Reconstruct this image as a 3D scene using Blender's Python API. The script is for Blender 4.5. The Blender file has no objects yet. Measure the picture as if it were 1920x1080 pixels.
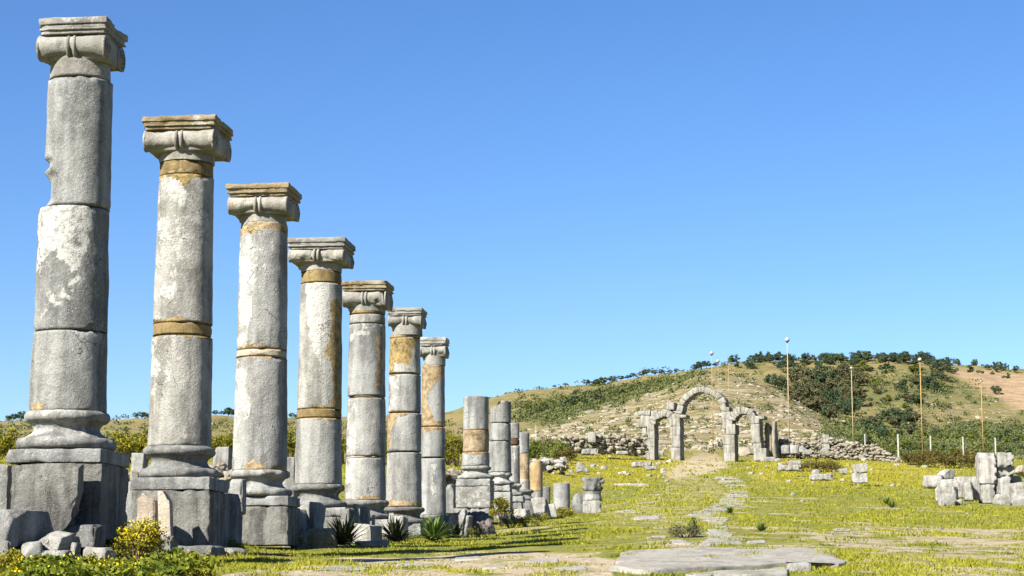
import bpy, math, random
import numpy as np
from mathutils import Vector
R = math.radians
C = bpy.context.scene.collection
SC = bpy.context.scene
rng = np.random.default_rng(7)
random.seed(7)

# ------------------------------------------------------------------ camera, sky, sun, exposure
F = 3775.0                              # focal length in pixels of the 1920 wide photograph
TH = math.atan((1115 - 540) / F)        # the camera looks up a little
CT, ST = math.cos(TH), math.sin(TH)
cd = bpy.data.cameras.new("camera")
cd.sensor_width = 36.0
cd.lens = 36.0 * F / 1920.0
cd.clip_start = 0.5
cd.clip_end = 30000.0
cam = bpy.data.objects.new("camera", cd)
C.objects.link(cam)
cam.location = (0, 0, 0)
cam.rotation_euler = (math.pi / 2 + TH, 0, 0)
SC.camera = cam

SUN_EL, SUN_AZ = R(37), R(221)          # azimuth clockwise from +Y: the sun stands behind the left shoulder
sd = Vector((math.sin(SUN_AZ) * math.cos(SUN_EL), math.cos(SUN_AZ) * math.cos(SUN_EL), math.sin(SUN_EL)))
W = bpy.data.worlds.new("World")
SC.world = W
W.use_nodes = True
wn = W.node_tree.nodes
wl = W.node_tree.links
bg = wn["Background"]
sky = wn.new("ShaderNodeTexSky")
sky.sky_type = 'NISHITA'
sky.sun_disc = False
sky.sun_elevation = SUN_EL
sky.sun_rotation = SUN_AZ
sky.altitude = 400
sky.air_density = 1.0
sky.dust_density = 0.3
sky.ozone_density = 4.0
hsv = wn.new("ShaderNodeHueSaturation")
hsv.inputs["Saturation"].default_value = 1.15
wl.new(sky.outputs[0], hsv.inputs["Color"])
mul = wn.new("ShaderNodeMix"); mul.data_type = 'RGBA'; mul.blend_type = 'MULTIPLY'
mul.inputs[0].default_value = 1.0
mul.inputs[7].default_value = (0.775, 0.755, 0.82, 1)      # tints and dims the sky's light
wl.new(hsv.outputs[0], mul.inputs[6])
gam = wn.new("ShaderNodeGamma"); gam.inputs[1].default_value = 1.12
wl.new(mul.outputs[2], gam.inputs[0])
wl.new(gam.outputs[0], bg.inputs[0])
bg.inputs[1].default_value = 0.050
sl = bpy.data.lights.new("sun", 'SUN')
sl.energy = 5.0
sl.angle = R(0.53)
sl.color = (1.0, 0.93, 0.80)
so = bpy.data.objects.new("sun", sl)
C.objects.link(so)
so.rotation_euler = sd.to_track_quat('Z', 'Y').to_euler()
SC.view_settings.view_transform = 'Standard'
SC.view_settings.look = 'None'
SC.view_settings.gamma = 1.0
SC.view_settings.exposure = 1.75

# ------------------------------------------------------------------ measuring helpers (photo pixel + distance -> place)
def hz(py, Y):
    v = (540 - np.asarray(py, float)) / F
    return Y * (ST + v * CT) / (CT - v * ST)
def Xat(px, py, Y):
    v = (540 - np.asarray(py, float)) / F
    return (np.asarray(px, float) - 960) / F * Y / (CT - v * ST)
def project(X, Y, Z):
    d = Y * CT + Z * ST
    d = np.where(np.abs(d) < 1e-3, 1e-3, d)
    return 960 + F * X / d, 540 - F * (-Y * ST + Z * CT) / d

# ------------------------------------------------------------------ noise
def _hash(i, j, k, s):
    with np.errstate(over='ignore'):
        n = (i.astype(np.uint32) * np.uint32(374761393) + j.astype(np.uint32) * np.uint32(668265263)
             + k.astype(np.uint32) * np.uint32(2246822519) + np.uint32((s * 3266489917) & 0xffffffff))
        n = (n ^ (n >> np.uint32(13))) * np.uint32(1274126177)
        n = n ^ (n >> np.uint32(16))
    return (n & np.uint32(0xffffff)).astype(np.float64) / 0xffffff
def vnoise(P, s=0):
    P = np.asarray(P, float)
    I = np.floor(P).astype(np.int64)
    f = P - I
    f = f * f * (3 - 2 * f)
    I = I & 0xffffffff
    r = 0
    for a in (0, 1):
        for b in (0, 1):
            for c in (0, 1):
                w = (f[:, 0] if a else 1 - f[:, 0]) * (f[:, 1] if b else 1 - f[:, 1]) * (f[:, 2] if c else 1 - f[:, 2])
                r = r + w * _hash(I[:, 0] + a, I[:, 1] + b, I[:, 2] + c, s)
    return r * 2 - 1
def fbm(P, freq=1.0, octv=4, s=0):
    P = np.asarray(P, float) * freq
    r, amp, tot = 0, 1.0, 0
    for o in range(octv):
        r = r + amp * vnoise(P + 17.3 * o, s + o)
        tot += amp
        amp *= 0.5
        P = P * 2.03
    return r / tot
def vfbm(P, freq, octv, s):
    return np.stack([fbm(P, freq, octv, s + 11), fbm(P, freq, octv, s + 23), fbm(P, freq, octv, s + 37)], 1)
def fbm2(x, y, freq=1.0, octv=4, s=0):
    x = np.asarray(x, float).ravel(); y = np.asarray(y, float).ravel()
    return fbm(np.stack([x, y, np.zeros_like(x)], 1), freq, octv, s)
def inpoly(x, y, poly):
    r = np.zeros(x.shape, bool)
    n = len(poly)
    for i in range(n):
        x0, y0 = poly[i]
        x1, y1 = poly[(i + 1) % n]
        c = (y0 > y) != (y1 > y)
        r ^= c & (x < (x1 - x0) * (y - y0) / ((y1 - y0) or 1e-9) + x0)
    return r
def pchip(x, y, q):
    x = np.asarray(x, float); y = np.asarray(y, float)
    h = np.diff(x); d = np.diff(y) / h
    m = np.zeros_like(y)
    for i in range(1, len(x) - 1):
        if d[i - 1] * d[i] > 0:
            w1, w2 = 2 * h[i] + h[i - 1], h[i] + 2 * h[i - 1]
            m[i] = (w1 + w2) / (w1 / d[i - 1] + w2 / d[i])
    m[0], m[-1] = d[0], d[-1]
    q = np.clip(q, x[0], x[-1])
    i = np.clip(np.searchsorted(x, q, side='right') - 1, 0, len(x) - 2)
    t = (q - x[i]) / h[i]
    return ((2*t**3 - 3*t**2 + 1) * y[i] + (t**3 - 2*t**2 + t) * h[i] * m[i] + (-2*t**3 + 3*t**2) * y[i+1] + (t**3 - t**2) * h[i] * m[i+1])

# ------------------------------------------------------------------ mesh and object helpers
def mesh_np(name, V, Fc, smooth=False):
    me = bpy.data.meshes.new(name)
    V = np.ascontiguousarray(V, np.float32)
    groups = Fc if isinstance(Fc, list) else [Fc]
    groups = [np.asarray(g, np.int32) for g in groups if len(g)]
    loops = np.concatenate([g.ravel() for g in groups])
    tot = np.concatenate([np.full(len(g), g.shape[1], np.int32) for g in groups])
    st = np.concatenate([[0], np.cumsum(tot)[:-1]]).astype(np.int32)
    me.vertices.add(len(V)); me.vertices.foreach_set("co", V.ravel())
    me.loops.add(len(loops)); me.loops.foreach_set("vertex_index", loops)
    me.polygons.add(len(tot)); me.polygons.foreach_set("loop_start", st); me.polygons.foreach_set("loop_total", tot)
    me.polygons.foreach_set("use_smooth", np.full(len(tot), smooth))
    me.update(calc_edges=True)
    me.validate()
    return me
def cattr(me, name, cols):
    a = me.color_attributes.new(name, 'FLOAT_COLOR', 'POINT')
    cols = np.asarray(cols, np.float32)
    if cols.shape[1] == 3:
        cols = np.concatenate([cols, np.ones((len(cols), 1), np.float32)], 1)
    a.data.foreach_set("color", np.ascontiguousarray(cols).ravel())
def link(name, me, mat, parent=None, loc=None, rz=0):
    o = bpy.data.objects.new(name, me)
    C.objects.link(o)
    for m in (mat if isinstance(mat, (list, tuple)) else [mat]):
        if m is not None and len(me.materials) < 8:
            me.materials.append(m)
    if parent is not None:
        o.parent = parent
    if loc is not None:
        o.location = loc
    o.rotation_euler = (0, 0, rz)
    return o
def tag(o, label, cat, group=None):
    o["label"] = label
    o["category"] = cat
    o["kind"] = "thing"
    if group:
        o["group"] = group
    return o
def thing(name, label, cat, loc, rz=0, group=None):
    o = bpy.data.objects.new(name, None)
    o.empty_display_size = 0.2
    C.objects.link(o)
    o.location = loc
    o.rotation_euler = (0, 0, rz)
    return tag(o, label, cat, group)
class MB:
    """collects pieces and links them as one mesh"""
    def __init__(self):
        self.V, self.F, self.A, self.n = [], {}, [], 0
    def add(self, V, Fs, A=None):
        V = np.asarray(V, float)
        for g in (Fs if isinstance(Fs, list) else [Fs]):
            g = np.asarray(g, np.int64)
            if len(g):
                self.F.setdefault(g.shape[1], []).append(g + self.n)
        self.V.append(V)
        self.A.append(np.zeros((len(V), 3)) if A is None else np.asarray(A, float))
        self.n += len(V)
        return self
    def build(self, name, mat, parent=None, loc=None, rz=0, smooth=True, attr=None):
        me = mesh_np(name, np.concatenate(self.V), [np.concatenate(g) for g in self.F.values()], smooth)
        if attr:
            cattr(me, attr, np.concatenate(self.A))
        return link(name, me, mat, parent, loc, rz)
def axis_pts(h, r, step):
    e = [-h, -h + 0.35 * r, -h + r]
    n = max(1, int(round((2 * h - 2 * r) / step)))
    mid = list(np.linspace(-h + r, h - r, n + 1))[1:-1] if n > 1 else []
    return np.array(e + mid + [h - r, h - 0.35 * r, h])
def rbox(size, r=0.02, step=0.1, rough=0.01, freq=3.0, seed=0, cuts=(), chip=0.0, center=(0, 0, 0), taper=None):
    """a dressed stone: rounded arrises, uneven faces, chipped edges, optional breaks"""
    hx, hy, hz_ = [s / 2 for s in size]
    r = min(r, 0.45 * min(size))
    ax = [axis_pts(h, r, step) for h in (hx, hy, hz_)]
    Vs, Fs, n = [], [], 0
    for d in range(3):
        a, b = (d + 1) % 3, (d + 2) % 3
        A, B = np.meshgrid(ax[a], ax[b], indexing='ij')
        na, nb = A.shape
        idx = np.arange(na * nb).reshape(na, nb)
        q = np.stack([idx[:-1, :-1], idx[1:, :-1], idx[1:, 1:], idx[:-1, 1:]], -1).reshape(-1, 4)
        for sgn in (-1, 1):
            P = np.zeros((na * nb, 3))
            P[:, a] = A.ravel(); P[:, b] = B.ravel(); P[:, d] = sgn * (hx, hy, hz_)[d]
            Vs.append(P); Fs.append((q if sgn > 0 else q[:, ::-1]) + n); n += len(P)
    V = np.concatenate(Vs); Fq = np.concatenate(Fs)
    key = np.round(V * 1e5).astype(np.int64)
    _, first, inv = np.unique(key, axis=0, return_index=True, return_inverse=True)
    V = V[first]; Fq = inv.ravel()[Fq]
    H = np.array([hx, hy, hz_])
    edge = np.sort(np.abs(V) / H, axis=1)[:, 1]
    Q = np.clip(V, -(H - r), H - r)
    D = V - Q
    L = np.linalg.norm(D, axis=1, keepdims=True)
    V = Q + D / np.maximum(L, 1e-9) * r
    S = V + seed * 7.13
    if taper:
        k = (V[:, 2] / hz_ + 1) / 2
        V[:, 0] *= 1 + (taper - 1) * k
        V[:, 1] *= 1 + (taper - 1) * k
    if chip:
        e = np.clip((edge - 0.80) / 0.2, 0, 1)
        c = np.clip(fbm(S, freq * 1.3, 3, seed + 5) - 0.05, 0, 1) * e * chip
        V -= V / np.maximum(np.linalg.norm(V, axis=1, keepdims=True), 1e-9) * c[:, None] * 3
    for cn, cdist, cr in cuts:
        cn = np.array(cn, float); cn /= np.linalg.norm(cn)
        s = V @ cn - cdist - fbm(S, freq * 1.5, 4, seed + 71) * cr
        V -= cn * np.maximum(s, 0)[:, None]
    V += vfbm(S, freq, 4, seed) * rough
    return V + np.array(center), Fq
def rot(V, rx=0, ry=0, rz=0):
    V = np.asarray(V, float)
    cx, sx, cy, sy, cz, sz = math.cos(rx), math.sin(rx), math.cos(ry), math.sin(ry), math.cos(rz), math.sin(rz)
    M = np.array([[cz, -sz, 0], [sz, cz, 0], [0, 0, 1]]) @ np.array([[cy, 0, sy], [0, 1, 0], [-sy, 0, cy]]) @ np.array([[1, 0, 0], [0, cx, -sx], [0, sx, cx]])
    return V @ M.T
def lathe(prof, segs=56, rough=0.0, freq=4.0, seed=0, cap=True):
    prof = np.asarray(prof, float)
    if cap:
        prof = np.concatenate([[[0.0005, prof[0, 1]]], prof, [[0.0005, prof[-1, 1]]]])
    t = np.linspace(0, 2 * math.pi, segs, endpoint=False)
    V = np.stack([prof[:, None, 0] * np.cos(t), prof[:, None, 0] * np.sin(t), np.repeat(prof[:, 1:2], segs, 1)], -1).reshape(-1, 3)
    n = len(prof)
    i, j = np.meshgrid(np.arange(n - 1), np.arange(segs), indexing='ij')
    j2 = (j + 1) % segs
    Fq = np.stack([i * segs + j, i * segs + j2, (i + 1) * segs + j2, (i + 1) * segs + j], -1).reshape(-1, 4)
    if rough:
        V = V + vfbm(V + seed * 3.7, freq, 4, seed) * rough
    return V, Fq
def tube(p0, p1, r0, r1, segs=8):
    p0, p1 = np.array(p0, float), np.array(p1, float)
    d = p1 - p0; d /= np.linalg.norm(d)
    a = np.cross(d, [0, 0, 1.0]) if abs(d[2]) < 0.95 else np.cross(d, [1.0, 0, 0])
    a /= np.linalg.norm(a); b = np.cross(d, a)
    t = np.linspace(0, 2 * math.pi, segs, endpoint=False)
    ring = np.outer(np.cos(t), a) + np.outer(np.sin(t), b)
    V = np.concatenate([p0 + ring * r0, p1 + ring * r1, [p0], [p1]])
    j = np.arange(segs); k = (j + 1) % segs
    q = np.stack([j, k, k + segs, j + segs], 1)
    c0 = np.stack([k, j, np.full(segs, 2 * segs)], 1)
    c1 = np.stack([j + segs, k + segs, np.full(segs, 2 * segs + 1)], 1)
    return V, [q, np.concatenate([c0, c1])]

# ------------------------------------------------------------------ materials
def newmat(name, rough=0.9):
    m = bpy.data.materials.new(name)
    m.use_nodes = True
    nt = m.node_tree
    b = nt.nodes["Principled BSDF"]
    b.inputs["Roughness"].default_value = rough
    b.inputs["Specular IOR Level"].default_value = 0.25
    return m, nt, b
class NT:
    def __init__(s, nt): s.nt = nt
    def n(s, t, **k):
        x = s.nt.nodes.new(t)
        for a, v in k.items(): setattr(x, a, v)
        return x
    def l(s, a, b): s.nt.links.new(a, b)
    def noise(s, vec, scale, detail=6, rough=0.6, dist=0.0):
        x = s.n("ShaderNodeTexNoise")
        x.inputs["Scale"].default_value = scale; x.inputs["Detail"].default_value = detail
        x.inputs["Roughness"].default_value = rough; x.inputs["Distortion"].default_value = dist
        s.l(vec, x.inputs["Vector"])
        return x.outputs["Fac"]
    def math(s, op, a, b=None, clamp=False):
        x = s.n("ShaderNodeMath", operation=op, use_clamp=clamp)
        for i, v in enumerate((a, b)):
            if v is None: continue
            if isinstance(v, (int, float)): x.inputs[i].default_value = v
            else: s.l(v, x.inputs[i])
        return x.outputs[0]
    def step(s, v, lo, hi):
        x = s.n("ShaderNodeMapRange", interpolation_type='SMOOTHSTEP')
        s.l(v, x.inputs[0]); x.inputs[1].default_value = lo; x.inputs[2].default_value = hi
        return x.outputs[0]
    def mix(s, f, a, b, mode='MIX'):
        x = s.n("ShaderNodeMix", data_type='RGBA', blend_type=mode)
        if isinstance(f, (int, float)): x.inputs[0].default_value = f
        else: s.l(f, x.inputs[0])
        for i, v in ((6, a), (7, b)):
            if isinstance(v, tuple): x.inputs[i].default_value = (*v[:3], 1)
            else: s.l(v, x.inputs[i])
        return x.outputs[2]
    def scale(s, vec, sc):
        x = s.n("ShaderNodeMapping"); x.inputs["Scale"].default_value = sc
        s.l(vec, x.inputs[0]); return x.outputs[0]
    def rgb(s, col):
        x = s.n("ShaderNodeSeparateColor"); s.l(col, x.inputs[0]); return x.outputs
def stone(name, base=(.33, .32, .30), dark=(.15, .15, .15), lichen=0.35, ochre=0.15, streak=0.5, bump=0.5, sc=1.0, speck=0.5,
          lcol=(.60, .58, .53), ocol=(.33, .20, .06), mcol=(.37, .27, .145), soil=0.0):
    k_ = .60
    base, lcol, mcol, ocol = [tuple(x * k_ * q for x, q in zip(c, (.97, 1.0, 1.04))) for c in (base, lcol, mcol, ocol)]
    dark = (dark[0] * .50, dark[1] * .50, dark[2] * .49)
    m, nt, b = newmat(name)
    t = NT(nt)
    tc = t.n("ShaderNodeTexCoord").outputs["Object"]
    oi = t.n("ShaderNodeObjectInfo").outputs["Random"]
    off = t.math('MULTIPLY', oi, 37.0)
    va = t.n("ShaderNodeVectorMath", operation='ADD'); t.l(tc, va.inputs[0]); t.l(off, va.inputs[1])
    vec = va.outputs[0]
    n1 = t.noise(vec, 1.6 * sc, 6, 0.62)
    n2 = t.noise(vec, 5.0 * sc, 9, 0.72, 0.3)
    n3 = t.noise(vec, 2.6 * sc, 6, 0.65, 0.4)
    ns = t.noise(t.scale(vec, (5.5 * sc, 5.5 * sc, 0.7 * sc)), 1.0, 5, 0.6)
    fine = t.noise(vec, 38 * sc, 5, 0.75)
    at = t.n("ShaderNodeAttribute", attribute_type='GEOMETRY', attribute_name="wear_shade")
    wr = t.rgb(at.outputs["Color"])
    col = t.mix(t.step(t.math("ADD", t.math("MULTIPLY", n1, .6), t.math("MULTIPLY", n2, .4)), .38, .60), dark, base)
    col = t.mix(t.math('MULTIPLY', t.step(ns, .40, .70), streak), col, tuple(x * 1.35 for x in base))
    col = t.mix(t.math('MULTIPLY', t.step(ns, .50, .34), min(1, streak * 1.3)), col, tuple(x * .95 for x in dark))
    # white lichen
    lm = t.math('ADD', n2, t.math('MULTIPLY', wr[1], 0.30))
    lmask = t.step(lm, .72 - .22 * lichen, .80 - .18 * lichen)
    lbreak = t.step(t.noise(vec, 17 * sc, 6, 0.75), .36, .52)
    lmask = t.math('MULTIPLY', lmask, t.math('ADD', t.math('MULTIPLY', lbreak, .8), .2))
    col = t.mix(t.math('MULTIPLY', lmask, .9), col, lcol)
    # orange lichen
    om = t.step(n3, .74 - .24 * ochre, .84 - .2 * ochre)
    col = t.mix(t.math('MULTIPLY', om, t.math('MULTIPLY', t.step(n2, .35, .6), .8)), col, ocol)
    # repair mortar
    mo = t.step(t.math('ADD', wr[0], t.math('MULTIPLY', t.math('SUBTRACT', n2, .5), .9)), .42, .55)
    mc = t.mix(t.step(t.noise(vec, 9, 7, .75), .35, .65), tuple(x * .55 for x in mcol), tuple(min(.7, x * 1.5) for x in mcol))
    col = t.mix(mo, col, mc)
    # soot / damp, plus shade painted down the right edge of some shafts
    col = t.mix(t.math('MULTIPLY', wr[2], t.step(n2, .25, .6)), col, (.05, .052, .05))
    if soil:
        sm = t.math('MULTIPLY', t.step(t.math('ADD', t.math('MULTIPLY', n1, .5), t.math('MULTIPLY', n2, .6)), .66 - .12 * soil, .74 - .10 * soil), .9)
        col = t.mix(sm, col, t.mix(t.step(fine, .4, .6), (.10, .075, .03), (.13, .125, .03)))
    # hairline cracks
    cw = t.n("ShaderNodeVectorMath", operation='ADD'); t.l(vec, cw.inputs[0])
    nv = t.n("ShaderNodeTexNoise"); nv.inputs["Scale"].default_value = 3.0 * sc; nv.inputs["Detail"].default_value = 5; t.l(vec, nv.inputs["Vector"])
    t.l(nv.outputs["Color"], cw.inputs[1])
    ck = t.n("ShaderNodeTexVoronoi", feature='DISTANCE_TO_EDGE'); ck.inputs["Scale"].default_value = 1.5 * sc; t.l(cw.outputs[0], ck.inputs["Vector"])
    crack = t.math('MULTIPLY', t.step(ck.outputs["Distance"], .014, .003), t.step(n1, .57, .64))
    col = t.mix(t.math('MULTIPLY', crack, .5), col, (.03, .03, .028))
    # small white and black flecks
    vo = t.n("ShaderNodeTexVoronoi"); vo.inputs["Scale"].default_value = 36 * sc; t.l(vec, vo.inputs["Vector"])
    fl = t.math('MULTIPLY', t.step(vo.outputs["Distance"], .26, .12), t.step(n3, .46, .58))
    col = t.mix(t.math('MULTIPLY', fl, speck * .55), col, (.48, .47, .43))
    pit = t.math('MULTIPLY', t.step(fine, .44, .30), speck)
    col = t.mix(t.math('MULTIPLY', pit, .85), col, (.045, .045, .04))
    col = t.mix(t.math('MULTIPLY', t.step(fine, .52, .72), .30), col, (.46, .45, .41))
    t.l(col, b.inputs["Base Color"])
    h = t.math('ADD', t.math('MULTIPLY', t.math('SUBTRACT', n2, crack), .7), t.math('ADD', t.math('MULTIPLY', fine, .42), t.math('MULTIPLY', lmask, .10)))
    bp = t.n("ShaderNodeBump"); bp.inputs["Strength"].default_value = bump; bp.inputs["Distance"].default_value = 0.06 / sc
    t.l(h, bp.inputs["Height"]); t.l(bp.outputs[0], b.inputs["Normal"])
    return m
def leafmat(name, c0, c1, trans=0.3, attr=None, sc=3.0):
    m, nt, b = newmat(name, 0.75)
    t = NT(nt)
    c0, c1 = [tuple(x * .84 for x in c) for c in (c0, c1)]
    if attr:
        col = t.n("ShaderNodeAttribute", attribute_type='GEOMETRY', attribute_name=attr).outputs["Color"]
    else:
        tc = t.n("ShaderNodeTexCoord").outputs["Object"]
        oi = t.n("ShaderNodeObjectInfo").outputs["Random"]
        va = t.n("ShaderNodeVectorMath", operation='ADD'); t.l(tc, va.inputs[0]); t.l(t.math('MULTIPLY', oi, 31.0), va.inputs[1])
        col = t.mix(t.step(t.noise(va.outputs[0], sc, 4, .7), .35, .65), c0, c1)
        col = t.mix(t.math('MULTIPLY', oi, .35), col, tuple(x * .6 for x in c0))
    t.l(col, b.inputs["Base Color"])
    b.inputs["Specular IOR Level"].default_value = 0.15
    if trans:
        tr = t.n("ShaderNodeBsdfTranslucent"); t.l(col, tr.inputs[0])
        mx = t.n("ShaderNodeMixShader"); mx.inputs[0].default_value = trans
        t.l(b.outputs[0], mx.inputs[1]); t.l(tr.outputs[0], mx.inputs[2])
        t.l(mx.outputs[0], nt.nodes["Material Output"].inputs[0])
    return m
def plain(name, c0, c1=None, sc=6.0, rough=0.8, metal=0.0, bump=0.0):
    m, nt, b = newmat(name, rough)
    t = NT(nt)
    tc = t.n("ShaderNodeTexCoord").outputs["Object"]
    nn = t.noise(tc, sc, 6, .7)
    t.l(t.mix(t.step(nn, .35, .65), c0, c1 or tuple(x * .7 for x in c0)), b.inputs["Base Color"])
    b.inputs["Metallic"].default_value = metal
    if bump:
        bp = t.n("ShaderNodeBump"); bp.inputs["Strength"].default_value = bump; bp.inputs["Distance"].default_value = 0.03
        t.l(nn, bp.inputs["Height"]); t.l(bp.outputs[0], b.inputs["Normal"])
    return m

# ------------------------------------------------------------------ terrain
NEAR_L = [(16, 1084), (18, 1048), (18.9, 1030)]
PROF = {   # photo column -> (distance, photo row of the ground there)
 -1500: [(16, 1082), (19, 1040), (25, 1000), (55, 905), (110, 868), (204, 843), (320, 826), (470, 808), (650, 793), (800, 790)],
 0:   [(16, 1084), (18, 1050), (19, 1034), (22, 1014), (27, 990), (36, 950), (55, 908), (80, 885), (110, 868), (150, 855), (204, 843), (320, 826), (470, 808), (650, 796), (800, 794)],
 130: [(16, 1084), (18, 1050), (19, 1034), (22, 1018), (27, 995), (36, 955), (55, 908), (80, 885), (110, 868), (150, 855), (204, 843), (320, 826), (470, 806), (650, 796), (800, 793)],
 340: [(16.5, 1082), (19, 1060), (21, 1046), (22, 1034), (24, 1024), (27, 1012), (34, 975), (55, 912), (80, 885), (110, 868), (150, 855), (204, 843), (320, 826), (470, 805), (650, 790), (800, 786)],
 600: [(17.5, 1081), (19, 1066), (22, 1048), (24, 1040), (26, 1031), (30, 1016), (34, 1004), (40, 975), (55, 925), (80, 890), (110, 869), (150, 855), (204, 845), (320, 828), (470, 808), (650, 794), (800, 788)],
 830: [(18.5, 1080), (20, 1063), (22, 1049), (24, 1040), (27, 1028), (30, 1020), (34, 1011), (38, 1004), (42, 997), (48, 984), (55, 945), (80, 898), (110, 873), (150, 859), (204, 848), (320, 830), (470, 808), (650, 786), (800, 777)],
 900: [(18.5, 1080), (20, 1062), (22, 1046), (24, 1037), (27, 1026), (30, 1019), (34, 1010), (38, 1003), (42, 996), (48, 984), (55, 968), (65, 940), (80, 908), (110, 877), (150, 861), (204, 850), (320, 828), (470, 800), (650, 768), (800, 756)],
 1000: [(18.5, 1080), (20, 1061), (22, 1044), (24, 1034), (27, 1023), (30, 1016), (34, 1006), (38, 998), (42, 990), (49, 980), (58, 973), (66, 962), (80, 925), (110, 885), (150, 863), (204, 852), (320, 824), (470, 786), (650, 748), (800, 736)],
 1100: [(18.5, 1080), (20, 1058), (22, 1039), (24, 1030), (27, 1018), (30, 1010), (34, 1000), (38, 991), (42, 983), (49, 975), (58, 968), (70, 960), (85, 936), (110, 898), (150, 868), (204, 856), (250, 836), (320, 812), (470, 770), (650, 736), (800, 729)],
 1250: [(18.5, 1081), (20, 1057), (21.5, 1038), (24, 1027), (27, 1013), (30, 1005), (34, 995), (38, 986), (42, 977), (49, 967), (58, 957), (70, 946), (85, 930), (110, 909), (150, 883), (204, 862), (250, 836), (320, 796), (400, 752), (470, 728), (540, 722), (650, 712), (800, 707)],
 1330: [(18.5, 1081), (20, 1057), (21.5, 1038), (24, 1027), (27, 1013), (30, 1005), (34, 995), (38, 986), (42, 977), (49, 967), (58, 957), (70, 946), (85, 930), (110, 909), (150, 883), (204, 863), (250, 836), (320, 786), (400, 733), (470, 700), (540, 694), (650, 697), (800, 697)],
 1450: [(18.5, 1081), (20, 1057), (21.5, 1039), (24, 1028), (27, 1015), (30, 1007), (34, 997), (38, 988), (42, 980), (49, 970), (58, 960), (70, 948), (85, 932), (110, 911), (150, 885), (204, 864), (250, 842), (320, 796), (400, 746), (470, 722), (540, 730), (650, 704), (800, 683)],
 1560: [(18.5, 1082), (20, 1060), (21.5, 1043), (24, 1031), (27, 1018), (30, 1010), (34, 1000), (38, 991), (42, 983), (49, 973), (58, 962), (70, 949), (85, 932), (110, 911), (150, 886), (204, 864), (250, 846), (320, 815), (400, 790), (470, 778), (540, 772), (650, 716), (800, 679)],
 1700: [(18.5, 1082), (20, 1062), (22, 1046), (24, 1035), (27, 1022), (30, 1014), (34, 1004), (38, 995), (42, 987), (49, 975), (58, 964), (70, 951), (85, 934), (110, 912), (150, 888), (204, 868), (250, 852), (320, 836), (400, 826), (470, 802), (540, 770), (650, 712), (800, 677)],
 1830: [(18.5, 1083), (20, 1063), (22, 1049), (24, 1039), (27, 1027), (30, 1019), (34, 1009), (38, 1000), (42, 991), (49, 978), (58, 966), (70, 953), (85, 938), (110, 916), (150, 892), (204, 871), (250, 856), (320, 841), (400, 828), (470, 806), (540, 772), (650, 722), (800, 687)],
 1920: [(18.5, 1083), (20, 1063), (22, 1049), (24, 1039), (27, 1027), (30, 1019), (34, 1009), (38, 1000), (42, 991), (49, 978), (58, 966), (70, 953), (85, 938), (110, 916), (150, 892), (204, 872), (250, 857), (320, 842), (400, 830), (470, 808), (540, 775), (650, 728), (800, 694)],
 2400: [(18.5, 1083), (24, 1039), (30, 1019), (38, 1000), (49, 980), (70, 955), (110, 920), (204, 875), (320, 848), (470, 812), (650, 740), (800, 710)],
 4000: [(18.5, 1083), (24, 1039), (30, 1019), (38, 1000), (49, 980), (70, 955), (110, 920), (204, 880), (320, 860), (470, 840), (650, 800), (800, 780)],
}
Yg = np.concatenate([[-60, -35, -18, -8, -2, 3, 7, 9.5, 11, 12.2], np.geomspace(13, 300, 560), np.geomspace(303, 1000, 170), [1050, 1120, 1250, 1450, 1800, 2400, 3400, 5000, 7000]])
ag = np.concatenate([-np.geomspace(0.29, 2.2, 26)[::-1], np.linspace(-0.285, 0.285, 420), np.geomspace(0.29, 2.2, 26)])
def sY(Y): return np.where(Y > 12, Y, 12 + (12 - Y) * 0.8)
_ks = sorted(PROF)
_kt = np.array([(k - 960) / F for k in _ks])
_hp = []
for k in _ks:
    pts = PROF[k]
    ys = [-60, 0, 10] + [p[0] for p in pts]
    hs = [-5.0, -1.65, -0.85] + [float(hz(p[1], p[0])) for p in pts]
    top = hs[-1]
    ys += [960, 1300, 2400, 7000]; hs += [top * 0.98, top * 0.55, -40, -400]
    hs = [h - 1.6 * min(1, max(0, (y - 350) / 250)) for h, y in zip(hs, ys)]
    _hp.append(pchip(ys, hs, Yg))
_hp = np.array(_hp)
HT = np.zeros((len(Yg), len(ag)))
for i, Y in enumerate(Yg):
    t = ag / (CT + 0.05 * ST) * 1.0
    HT[i] = pchip(_kt, _hp[:, i], np.clip(t, _kt[0], _kt[-1]))
GX = ag[None, :] * sY(Yg)[:, None]
GY = np.repeat(Yg[:, None], len(ag), 1)
nn = fbm2(GX, GY, 0.45, 4, 3).reshape(GX.shape) * 0.045 + fbm2(GX, GY, 2.2, 3, 5).reshape(GX.shape) * 0.016
far = np.clip((GY - 120) / 250, 0, 1)
rug = fbm2(GX, GY * 1.6, 0.045, 5, 9).reshape(GX.shape)
HT = HT + nn * np.clip((GY - 5) / 10, 0, 1) + far * rug * 2.0 * np.clip(1 - (GY - 800) / 600, 0, 1)
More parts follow.
